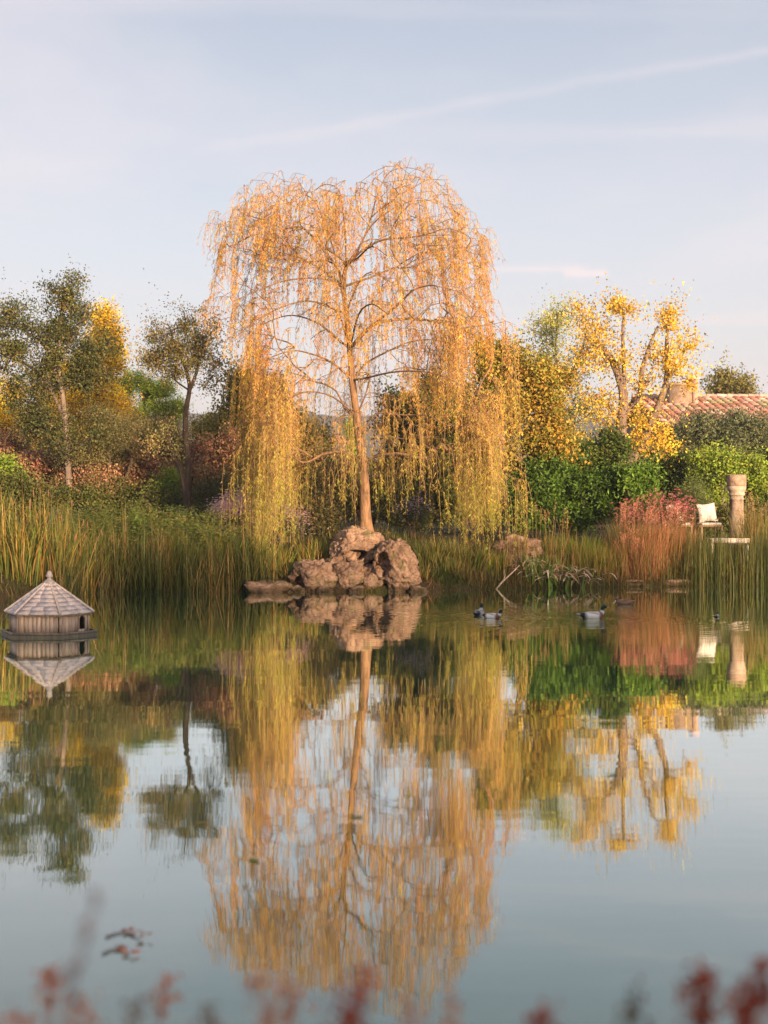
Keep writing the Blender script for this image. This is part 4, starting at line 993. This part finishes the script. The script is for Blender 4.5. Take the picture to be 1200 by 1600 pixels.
# ------------------------------------------------------------------ stone column, seats, terrace
def column():
    Y=35; c=P(1151,838,Y); g=gz(c[0],c[1])-.05; h0=P(0,742,Y)[2]; h1=P(0,775,Y)[2]
    e=empty('stone_column',(c[0],c[1],g),'weathered stone column with a thick broken capital beside the garden seats','column')
    mb=MB(); b=g; lathe(mb,[(.24,b),(.24,b+.10),(.20,b+.13),(.185,b+.2),(.172,(b+h1)/2),(.165,h1-.09),(.18,h1-.085),(.18,h1-.06),(.165,h1-.055),(.165,h1-.002)],28,(c[0],c[1],0),(.40,.30,.24))
    mb.build('shaft',M['stone'],e,smooth=True)
    mb=MB(); lathe(mb,[(.170,h1),(.20,h1+.02),(.205,h1+.06),(.19,h1+.07),(.19,h1+.10),(.225,h1+.16),(.232,h1+.24)],28,(c[0],c[1],0),(.42,.33,.26))
    mb.build('capital',M['stone'],e,smooth=True)
    mb=MB(); r=np.random.default_rng(8); lathe(mb,[(.228,h1+.243),(.236,h1+.26),(.236,h0-.02),(.222,h0),(.10,h0+.006),(.001,h0+.004)],28,(c[0],c[1],0),(.32,.22,.16))
    mb.v[0]=mb.v[0]+r.normal(size=mb.v[0].shape)*.004
    mb.build('cap_block',M['stone'],e,smooth=False)
column()
def seat(px,py,label,rz):
    Y=34.3; c=P(px,py,Y); g=gz(c[0],c[1]); x,y=c[0],c[1]; z=P(0,823,Y)[2]
    e=empty('garden_chair',(x,y,g),label,'chair','garden seats with white cushions')
    WD=(.34,.22,.14)
    def part(name,mat,boxes,col,bev=.0):
        mb=MB()
        for lo,hi in boxes: 
            box(mb,np.array(lo)+[x,y,0],np.array(hi)+[x,y,0],col,rot=rz,piv=(x,y,0),bev=bev)
        mb.build(name,M[mat],e)
    for sx in (-.27,.23):
        for sy in (-.25,.21): part('leg','wood',[((sx,sy,g-.05),(sx+.04,sy+.04,z-.002))],WD)
    part('seat','wood',[((-.28,-.26,z),(.28,.26,z+.035))],WD)
    part('backrest','wood',[((-.27+.1*k,.225,z+.037),(-.23+.1*k,.25,z+.44)) for k in range(6)]+[((-.28,.222,z+.442),(.28,.262,z+.48))],WD)
    for ax in (-.31,.285): part('armrest','wood',[((ax,-.25,z+.2),(ax+.025,.22,z+.225))],WD)
    part('seat_cushion','fabric',[((-.25,-.25,z+.037),(.25,.15,z+.10))],(.58,.53,.48),bev=.025)
    # square throw pillow leaning on the backrest
    m=13; u=np.linspace(-1,1,m); U,V=np.meshgrid(u,u)
    pin=1-.07*(U**2*(1-V**2)+V**2*(1-U**2))*1.6; th=.075*((1-U**4)*(1-V**4))**.5
    hw=.235
    A=np.stack([U*hw*pin,-th,V*hw*pin],2).reshape(-1,3); B=np.stack([U*hw*pin,th,V*hw*pin],2).reshape(-1,3)
    W=np.vstack([A,B]); ct,st=math.cos(R(-14)),math.sin(R(-14))
    cr,sr=math.cos(.1),math.sin(.1); W=np.stack([W[:,0]*cr-W[:,2]*sr,W[:,1],W[:,0]*sr+W[:,2]*cr],1)
    W=np.stack([W[:,0],W[:,1]*ct-W[:,2]*st,W[:,1]*st+W[:,2]*ct],1)+[x,y+.10,z+.34]
    W=rotz(W,rz,(x,y,0))
    i=np.arange(m-1)[:,None]*m+np.arange(m-1); q=np.stack([i,i+1,i+m+1,i+m],2).reshape(-1,4)
    mb=MB(); mb.add(W,[q,q[:,::-1]+m*m]); mb.c[0]=np.tile((.54,.49,.44),(len(W),1))
    p=mb.build('pillow',M['fabric'],smooth=True,origin=(x,y,z)); tag(p,('white square pillow leaning on the chair left of the column' if rz<0.2 else 'white pillow half hidden by the pink flowers'),'pillow','white pillows on the garden chairs')
seat(1107,823,'wooden garden chair with a white cushion just left of the stone column',.12)
seat(1058,826,'wooden garden chair with white cushion half hidden by the pink flowers',.5)
def low_table():
    Y=33.4; c=P(1138,846,Y); g=gz(c[0],c[1]); z=P(0,841,Y)[2]; x,y=c[0],c[1]
    e=empty('low_table',(x,y,g),'low whitewashed table at the foot of the stone column','table')
    mb=MB()
    for k in range(6): box(mb,(x-.48,y-.24+k*.08,z-.03),(x+.46,y-.166+k*.08,z),(.68,.6,.52))
    mb.build('tabletop',M['paint'],e)
    mb=MB(); box(mb,(x-.46,y-.235,z-.11),(x+.44,y-.21,z-.032),(.6,.52,.45)); box(mb,(x-.46,y+.19,z-.11),(x+.44,y+.215,z-.032),(.6,.52,.45)); mb.build('apron',M['paint'],e)
    for sx in (-.45,.38):
        for sy in (-.2,.14):
            mb=MB(); box(mb,(x+sx,y+sy,g-.05),(x+sx+.05,y+sy+.05,z-.032),(.6,.52,.45)); mb.build('leg',M['paint'],e)
low_table()

# ------------------------------------------------------------------ house with clay tiles
def house():
    Y0=50; Y1=56.5
    xl=P(1038,0,Y0)[0]; xr=xl+14; ze=P(0,668,Y0)[2]; zr=P(0,622,Y1)[2]; g=gz(xl,Y0)-.1
    e=empty('stone_house',((xl+xr)/2,Y0,g),'low stone house with pinkish clay tile roof and chimney behind the hedge','house')
    mb=MB(); box(mb,(xl+.35,Y0+.35,g),(xr-.3,Y0+.65,ze-.02),(.45,.33,.25)); box(mb,(xl+.35,Y0+.652,g),(xl+.65,Y1+6,ze-.02),(.45,.33,.25)); 
    V=[[xl+.35,Y0+.7,ze-.018],[xl+.35,2*Y1-Y0-.7,ze-.018],[xl+.35,Y1,zr-.1],[xl+.65,Y0+.7,ze-.018],[xl+.65,2*Y1-Y0-.7,ze-.018],[xl+.65,Y1,zr-.1]]
    mb.add(V,[np.array([[0,1,2],[5,4,3]]),np.array([[0,2,5,3],[1,4,5,2],[0,3,4,1]])],(.42,.32,.24))
    mb.build('wall',M['stone'],e)
    for k in range(3):
        wx=xl+2.2+k*3.6; mb=MB(); box(mb,(wx,Y0+.31,g+1.2),(wx+1.1,Y0+.348,g+2.5),(.20,.26,.27)); mb.build('shutter',M['paint'],e)
    # curved canal tiles: one course per row, each tile a half pipe
    mb=MB(); tw=.30; rows=15; r=np.random.default_rng(4)
    sl=np.array([0,Y1-Y0,zr-ze]); Ls=np.linalg.norm(sl); sl/=Ls; nrm=np.array([0,-sl[2],sl[1]]); rl=Ls/rows
    nx=int((xr-xl)/tw); a=np.linspace(0,np.pi,7)
    for side in (1,-1):
        for j in range(rows):
            for i in range(nx):
                o=np.array([xl+(i+.5)*tw,Y0,ze])+sl*rl*j
                cv=np.array([.42,.20,.15]) if r.random()<.62 else np.array([.56,.40,.33])
                cv=cv*(.5+.45*r.random())
                if mnoise.noise(Vector((i*.22,j*.3,2)))>.32: cv=np.array([.25,.22,.12])*(.8+.4*r.random())
                V=[]
                for (d,rad,lift) in ((0,.135,.05),(rl*1.12,.105,.0)):
                    for q in a: V.append(o+sl*d+np.array([1,0,0])*math.cos(q)*rad+nrm*(math.sin(q)*rad*.8+lift))
                V=np.array(V)
                if side<0: V[:,1]=2*Y1-V[:,1]
                mb.add(V,[np.array([[k,k+1,k+8,k+7] for k in range(6)]),np.array([[0,6,5,4,3,2,1]])],cv)
        A=np.array([[xl,Y0,ze-.01],[xr,Y0,ze-.01],[xr,Y1,zr-.01],[xl,Y1,zr-.01]]); 
        if side<0: A[:,1]=2*Y1-A[:,1]
        B=A-[0,0,.09]
        mb.add(np.vstack([A,B]),[np.array([[0,1,2,3],[7,6,5,4],[0,4,5,1],[3,7,4,0],[1,5,6,2]])],(.2,.1,.075))
    for i in range(int((xr-xl)/.42)):
        V=[]
        for (d,rad) in ((0,.15),(.46,.125)):
            for q in a: V.append([xl+i*.42+d,Y1+math.cos(q)*rad,zr+.03+math.sin(q)*rad])
        mb.add(V,[np.array([[k,k+1,k+8,k+7] for k in range(6)])],np.array([.5,.33,.27])*(.8+.4*r.random()))
    rf=mb.build('roof',M['tile'],e)
    # broad stone chimney with a slim taller flue at its right
    Yc=55; cl=P(1044,0,Yc)[0]; cr=P(1079,0,Yc)[0]; c2=P(1087,0,Yc)[0]; zt=P(0,603,Yc)[2]; zt2=P(0,594,Yc)[2]
    mb=MB(); box(mb,(cl,Yc-.4,ze+.2),(cr-.003,Yc+.5,zt),(.26,.18,.13)); box(mb,(cl-.08,Yc-.48,zt+.002),(cr+.0,Yc+.58,zt+.09),(.3,.22,.17))
    box(mb,(cr+.002,Yc-.45,ze+.6),(c2,Yc+.2,zt2),(.42,.27,.2)); box(mb,(cr-.06,Yc-.5,zt2+.002),(c2+.06,Yc+.26,zt2+.07),(.55,.4,.32))
    mb.build('chimney',M['stone'],rf)
house()
def far_lantern():
    Y=60; c=P(527,700,Y); g=gz(c[0],c[1])-.1; z=P(0,693,Y)[2]; x,y=c[0],c[1]
    e=empty('garden_pavilion',(x,y,g),'tiny tiled pavilion far off in the gap left of the willow trunk','pavilion')
    for sx in (-.3,.3):
        for sy in (-.3,.3):
            mb=MB(); box(mb,(x+sx-.07,y+sy-.07,g),(x+sx+.07,y+sy+.07,z-.01),(.32,.24,.19)); mb.build('pillar',M['stone'],e)
    mb=MB(); box(mb,(x-.37,y-.37,g+.01),(x+.37,y+.37,z-.62),(.32,.24,.19)); mb.build('base_wall',M['stone'],e)
    mb=MB(); lathe(mb,[(.68,z),(.70,z+.05),(.42,z+.2),(.15,z+.32),(.02,z+.38)],4,(0,0,0),(.4,.2,.13)); mb.v[0]=rotz(mb.v[0],math.pi/4)+[x,y,0]; mb.build('roof',M['tile'],e)
far_lantern()

# ------------------------------------------------------------------ foreground plants (out of focus) and things afloat
def dock(px,pytop,Y,label,seed,col,hw=.02,hl=.12,n=90,dark=False,head='seed_head',size=.016,wander=.0):
    r=np.random.default_rng(seed); top=P(px,pytop,Y); g=max(gz(top[0],top[1]),-.02)
    b=np.array([top[0]+r.normal()*.03,Y+r.normal()*.03,g-.03])
    e=empty('dock_plant',(b[0],b[1],g),label,'plant','blurred red plants at the near bank')
    L=top[2]-b[2]; t=np.linspace(0,1,8)[:,None]; pts=b+(top-b)*t+np.array([r.normal()*.04,0,0])*np.sin(t*np.pi)
    ms=MB(); sweep(ms,pts,np.linspace(.0035,.0015,8),5,np.array(col)*.8); 
    for k in range(4):
        i=r.integers(3,7); q=pts[i]+np.array([r.normal()*.04,r.normal()*.03,.05+.03*r.random()]); sweep(ms,[pts[i],(pts[i]+q)/2+[0,0,-.005],q],[.0015,.0012,.001],4,np.array(col)*.8)
    ms.build('stem',M['blade'],e)
    u=r.random(n); d=pts[-1]-pts[-3]; d/=np.linalg.norm(d)
    pp=top-d*hl*u[:,None]+r.normal(size=(n,3))*hw*(np.sin(np.clip(u*1.1,0,1)*np.pi)**.6+.15)[:,None]
    mh=MB(); leaf_mesh(mh,pp,r.normal(size=(n,3))+d,size,size*.75,pal([(*col,1)],n,r,.25),r); mh.build(head,M['leaf'],e)
    m=6; i=r.integers(1,4,m); ml=MB(); az=r.random(m)*2*np.pi
    blades(ml,pts[i],.12+.06*r.random(m),.02,.6+.3*r.random(m),.9*np.ones(m),pal([(.18,.13,.05,1),(.3,.12,.06,1)],m,r),r,az=az); ml.build('leaves',M['blade'],e)
RC=(.88,.33,.18); PK=(.88,.47,.32); DKR=(.45,.10,.045)
for i,(px,py,Y,lab,col,hw,hl,n) in enumerate([
   (78,1515,2.5,'blurred red seed head furthest left at the near bank',RC,.014,.06,70),
   (130,1570,2.3,'short blurred red seed head second from the left corner',RC,.018,.05,70),
   (150,1400,1.5,'tall very blurred pale pink stem at the lower left',(.6,.42,.36),.004,.12,26),
   (262,1525,2.6,'blurred red seed head a quarter across the bottom edge',RC,.013,.07,60),
   (215,1560,2.2,'faint blurred brownish stem left of the quarter point',(.35,.2,.12),.01,.05,26),
   (405,1520,2.2,'blurred salmon seed head in front of the willow reflection',PK,.018,.09,80),
   (455,1530,2.4,'blurred pinkish red seed head left of the centre bottom',PK,.018,.06,80),
   (330,1570,2.0,'faint blurred tan stem between the left and centre heads',(.35,.22,.14),.008,.05,24),
   (572,1510,2.3,'blurred red seed head below the reflected willow trunk',RC,.014,.05,60),
   (555,1565,2.0,'dark maroon blurred clump at the centre of the bottom edge',DKR,.02,.06,120),
   (640,1560,2.2,'blurred salmon stem right of the dark centre clump',PK,.01,.06,40),
   (705,1550,2.3,'blurred pinkish slanting head right of the centre',PK,.013,.09,60),
   (850,1585,2.0,'small dark blurred tip right of the centre on the bottom edge',DKR,.012,.03,60),
   (993,1535,2.1,'faint greenish brown blurred stem at the right',(.22,.15,.07),.010,.10,40),
   (1097,1520,2.1,'large dark red blurred seed head near the lower right corner',(.50,.12,.05),.017,.075,190),
   (1165,1550,2.0,'dark blurred seed head beside the large dark red one',DKR,.012,.05,80),
   (1196,1505,1.9,'dark red blurred head cut off by the right edge',DKR,.013,.07,110),
   (30,1580,2.2,'low blurred red tip in the lower left corner',RC,.014,.04,50)]):
    dock(px,py+6,Y,lab,300+i,col,hw*.95,hl,int(n*1.0),size=.014)
def near_grass():
    r=np.random.default_rng(9); n=900; x=r.uniform(-1.3,1.3,n); y=r.uniform(1.4,2.9,n)
    base=np.stack([x,y,ground_z(x,y)-.02],1); mb=MB(); blades(mb,base,.16+.16*r.random(n),.006,.4*r.random(n),.9*r.random(n),pal(STRAW+RED,n,r,.2),r)
    tag(mb.build('near_grass',M['blade']),'short dry grass on the near bank below the blurred plants','grass',kind='stuff')
near_grass()
def floating(label,px,py,seed,n,dirx,col,name='floating_twig'):
    Y=F*CAMZ/(py-800); c=P(px,py,Y); c[2]=0; r=np.random.default_rng(seed)
    e=empty(name,c,label,'twig','twigs afloat near the lower left')
    ln=dirx*Y/F; t=np.linspace(0,1,7)[:,None]; pts=c+np.array([1,.25,0])*ln*t+np.array([0,.05,0])*np.sin(t*5)+np.array([0,0,.005])
    pts[-1,2]+=.02
    ms=MB(); sweep(ms,pts,np.linspace(.0035,.002,7),5,(.34,.18,.12)); ms.build('stem',M['bark'],e)
    u=.25+.75*r.random(n); pp=np.stack([np.interp(u,t[:,0],pts[:,i]) for i in range(3)],1)+np.abs(r.normal(size=(n,3)))*[.015,.015,.003]
    ml=MB(); ax=r.normal(size=(n,3))*[1,1,.08]; ax[:,2]=abs(ax[:,2]); leaf_mesh(ml,pp,ax,.04,.02,pal([(*col,1)],n,r,.2),r); ml.build('leaves',M['leaf'],e)
floating('thin twig with reddish leaves afloat at the lower left, upper of the two',165,1466,1,8,62,(.7,.28,.18))
floating('thin twig with reddish leaves afloat at the lower left, lower of the two',160,1492,2,6,50,(.7,.3,.2))
def fallen():
    r=np.random.default_rng(66)
    for k in range(22):
        px=r.uniform(60,1150); py=r.choice([r.uniform(935,990),r.uniform(960,1350)]); Y=F*CAMZ/(py-800); c=P(px,py,Y); c[2]=.004
        a=r.random()*6.28; L=.05+.04*r.random(); m=MB(); d=np.array([math.cos(a),math.sin(a),0]); q=np.array([-d[1],d[0],0])
        t=[0,.25,.55,.8,1]; w=[.002,.38,.42,.25,.002]; V=[]
        for u,ww in zip(t,w): V+= [c+d*L*u-q*L*ww*.6+[0,0,.006*u*u],c+d*L*u+[0,0,.003],c+d*L*u+q*L*ww*.6+[0,0,.008*u]]
        m.add(V,[np.array([[i*3+j,i*3+j+1,i*3+j+4,i*3+j+3] for i in range(4) for j in range(2)])],pal(YEL+AUT,1,r)[0])
        tag(m.build('fallen_leaf',M['leaf'],origin=c),'tiny fallen leaf lying flat on the pond','leaf','fallen leaves on the pond')
fallen()

# ------------------------------------------------------------------ evening haze
def haze():
    m,nt,out=newmat('haze')
    v=N(nt,'ShaderNodeVolumePrincipled'); v.inputs['Color'].default_value=(.90,.90,.97,1); v.inputs['Density'].default_value=.00065; v.inputs['Anisotropy'].default_value=.2
    nt.links.new(v.outputs[0],out.inputs['Volume'])
    mb=MB(); box(mb,(-905,-65,-3),(905,1305,82)); tag(mb.build('haze',m),kind='stuff')
haze()

# ------------------------------------------------------------------ sky, sun, camera
SUN_EL=R(7.5); SUN_AZ=R(152)     # azimuth clockwise from +Y; behind the lens, to the right
w=bpy.data.worlds.new("World"); sc.world=w; w.use_nodes=True; nt=w.node_tree
for n in list(nt.nodes): nt.nodes.remove(n)
out=N(nt,'ShaderNodeOutputWorld'); bg=N(nt,'ShaderNodeBackground'); nt.links.new(bg.outputs[0],out.inputs[0])
sky=N(nt,'ShaderNodeTexSky'); sky.sky_type='NISHITA'; sky.sun_disc=False; sky.sun_elevation=SUN_EL; sky.sun_rotation=SUN_AZ; sky.air_density=1.0; sky.dust_density=2.0; sky.ozone_density=1.5
SKYV=4.4
tc=N(nt,'ShaderNodeTexCoord')
sep=N(nt,'ShaderNodeSeparateXYZ'); nt.links.new(tc.outputs['Generated'],sep.inputs[0])
def wm(op,a,b=None,c=None):
    n=N(nt,'ShaderNodeMath',operation=op)
    for i,x in enumerate((a,b,c)):
        if x is None: continue
        if isinstance(x,(int,float)): n.inputs[i].default_value=x
        else: nt.links.new(x,n.inputs[i])
    return n.outputs[0]
X,Yy,Z=sep.outputs
zc=wm('MAXIMUM',Z,.02); U=wm('DIVIDE',X,zc); V=wm('DIVIDE',Yy,zc)
cmb=N(nt,'ShaderNodeCombineXYZ'); nt.links.new(U,cmb.inputs[0]); nt.links.new(V,cmb.inputs[1])
def cl(scale,mapscale,rot,det,lo,hi,amt):
    mp=N(nt,'ShaderNodeMapping'); mp.inputs['Scale'].default_value=mapscale; mp.inputs['Rotation'].default_value=(0,0,rot); nt.links.new(cmb.outputs[0],mp.inputs[0])
    n=N(nt,'ShaderNodeTexNoise'); n.inputs['Scale'].default_value=scale; n.inputs['Detail'].default_value=det; n.inputs['Roughness'].default_value=.55; nt.links.new(mp.outputs[0],n.inputs['Vector'])
    m=N(nt,'ShaderNodeMapRange'); m.inputs[1].default_value=lo; m.inputs[2].default_value=hi; m.inputs[3].default_value=0; m.inputs[4].default_value=amt; m.interpolation_type='SMOOTHSTEP'
    nt.links.new(n.outputs['Fac'],m.inputs[0]); return m.outputs[0]
veil=cl(.55,(1,.55,1),.5,6,.42,.75,.5)
cirr=cl(.8,(.35,1.6,1),1.15,8,.50,.78,.45)
# contrail: a thin band along a great circle through two sky directions
def dirn(px,py):
    v=np.array([(px-600)/F,1,-(py-800)/F]); return v/np.linalg.norm(v)
def trail(a,b,wd,amt,wav):
    nrm=np.cross(dirn(*a),dirn(*b)); nrm/=np.linalg.norm(nrm); mid=dirn((a[0]+b[0])/2,(a[1]+b[1])/2)
    half=math.acos(np.dot(dirn(*a),dirn(*b)))/2
    dt=N(nt,'ShaderNodeVectorMath',operation='DOT_PRODUCT'); nt.links.new(tc.outputs['Generated'],dt.inputs[0]); dt.inputs[1].default_value=tuple(nrm)
    nz=N(nt,'ShaderNodeTexNoise'); nz.inputs['Scale'].default_value=9; nz.inputs['Detail'].default_value=5; nt.links.new(tc.outputs['Generated'],nz.inputs['Vector'])
    d=wm('ADD',dt.outputs['Value'],wm('MULTIPLY',wm('SUBTRACT',nz.outputs['Fac'],.5),wav))
    g=wm('POWER',2.718,wm('MULTIPLY',wm('MULTIPLY',d,d),-1/(wd*wd)))
    md=N(nt,'ShaderNodeVectorMath',operation='DOT_PRODUCT'); nt.links.new(tc.outputs['Generated'],md.inputs[0]); md.inputs[1].default_value=tuple(mid)
    mr=N(nt,'ShaderNodeMapRange'); mr.inputs[1].default_value=math.cos(half*1.15); mr.inputs[2].default_value=math.cos(half*.75); mr.interpolation_type='SMOOTHSTEP'; nt.links.new(md.outputs['Value'],mr.inputs[0])
    nz2=N(nt,'ShaderNodeTexNoise'); nz2.inputs['Scale'].default_value=22; nz2.inputs['Detail'].default_value=4; nt.links.new(tc.outputs['Generated'],nz2.inputs['Vector'])
    return wm('MULTIPLY',wm('MULTIPLY',g,mr.outputs[0]),wm('MULTIPLY',wm('ADD',nz2.outputs['Fac'],.35),amt))
t1=trail((330,235),(1300,60),.0036,.22,.02)
t2=trail((760,425),(915,421),.0020,.75,.006); t3=trail((880,430),(950,428),.0024,1.2,.006)
low=N(nt,'ShaderNodeMapRange'); low.inputs[1].default_value=.30; low.inputs[2].default_value=.0; low.inputs[3].default_value=0; low.inputs[4].default_value=1; nt.links.new(Z,low.inputs[0])
f=wm('MINIMUM',wm('ADD',wm('ADD',wm('ADD',veil,cirr),wm('ADD',t1,t2)),t3),.9)
def wmix(a,b,fac):
    n=N(nt,'ShaderNodeMix',data_type='RGBA')
    if isinstance(fac,(int,float)): n.inputs[0].default_value=fac
    else: nt.links.new(fac,n.inputs[0])
    for s,x in ((6,a),(7,b)):
        if isinstance(x,tuple): n.inputs[s].default_value=(*x,1)
        else: nt.links.new(x,n.inputs[s])
    return n.outputs[2]
hz=ramp(nt,Z,[(.0,(.92,.81,.82)),(.07,(.86,.82,.88)),(.18,(.72,.73,.82)),(.34,(.45,.50,.61)),(1,(.42,.46,.60))])
hz5=N(nt,'ShaderNodeVectorMath',operation='SCALE'); nt.links.new(hz,hz5.inputs[0]); hz5.inputs['Scale'].default_value=SKYV
base=wmix(sky.outputs[0],hz5.outputs[0],.72)
col=wmix(base,(.9*SKYV,.80*SKYV,.82*SKYV),f)
nt.links.new(col,bg.inputs[0]); bg.inputs[1].default_value=.10

sun=bpy.data.lights.new('sun','SUN'); so=bpy.data.objects.new('sun',sun); C.objects.link(so)
sun.energy=5.0; sun.angle=R(2.0); sun.color=(1.0,.70,.43)
sd=Vector((math.sin(SUN_AZ)*math.cos(SUN_EL),math.cos(SUN_AZ)*math.cos(SUN_EL),math.sin(SUN_EL)))
so.rotation_euler=sd.to_track_quat('Z','Y').to_euler(); so.location=sd*30

cam=bpy.data.cameras.new('camera'); co=bpy.data.objects.new('camera',cam); C.objects.link(co); sc.camera=co
co.location=(0,0,CAMZ); co.rotation_euler=(R(90),0,0)
cam.sensor_fit='VERTICAL'; cam.sensor_height=36; cam.sensor_width=27; cam.lens=F/1600*36; cam.clip_end=4000; cam.clip_start=.05
cam.dof.use_dof=True; cam.dof.focus_distance=31.5; cam.dof.aperture_fstop=2.0
sc.view_settings.view_transform='Standard'; sc.view_settings.look='None'; sc.view_settings.gamma=1; sc.view_settings.exposure=1.4
sc.cycles.max_bounces=6; sc.cycles.diffuse_bounces=4; sc.cycles.glossy_bounces=3; sc.cycles.transmission_bounces=3
sc.cycles.use_denoising=True
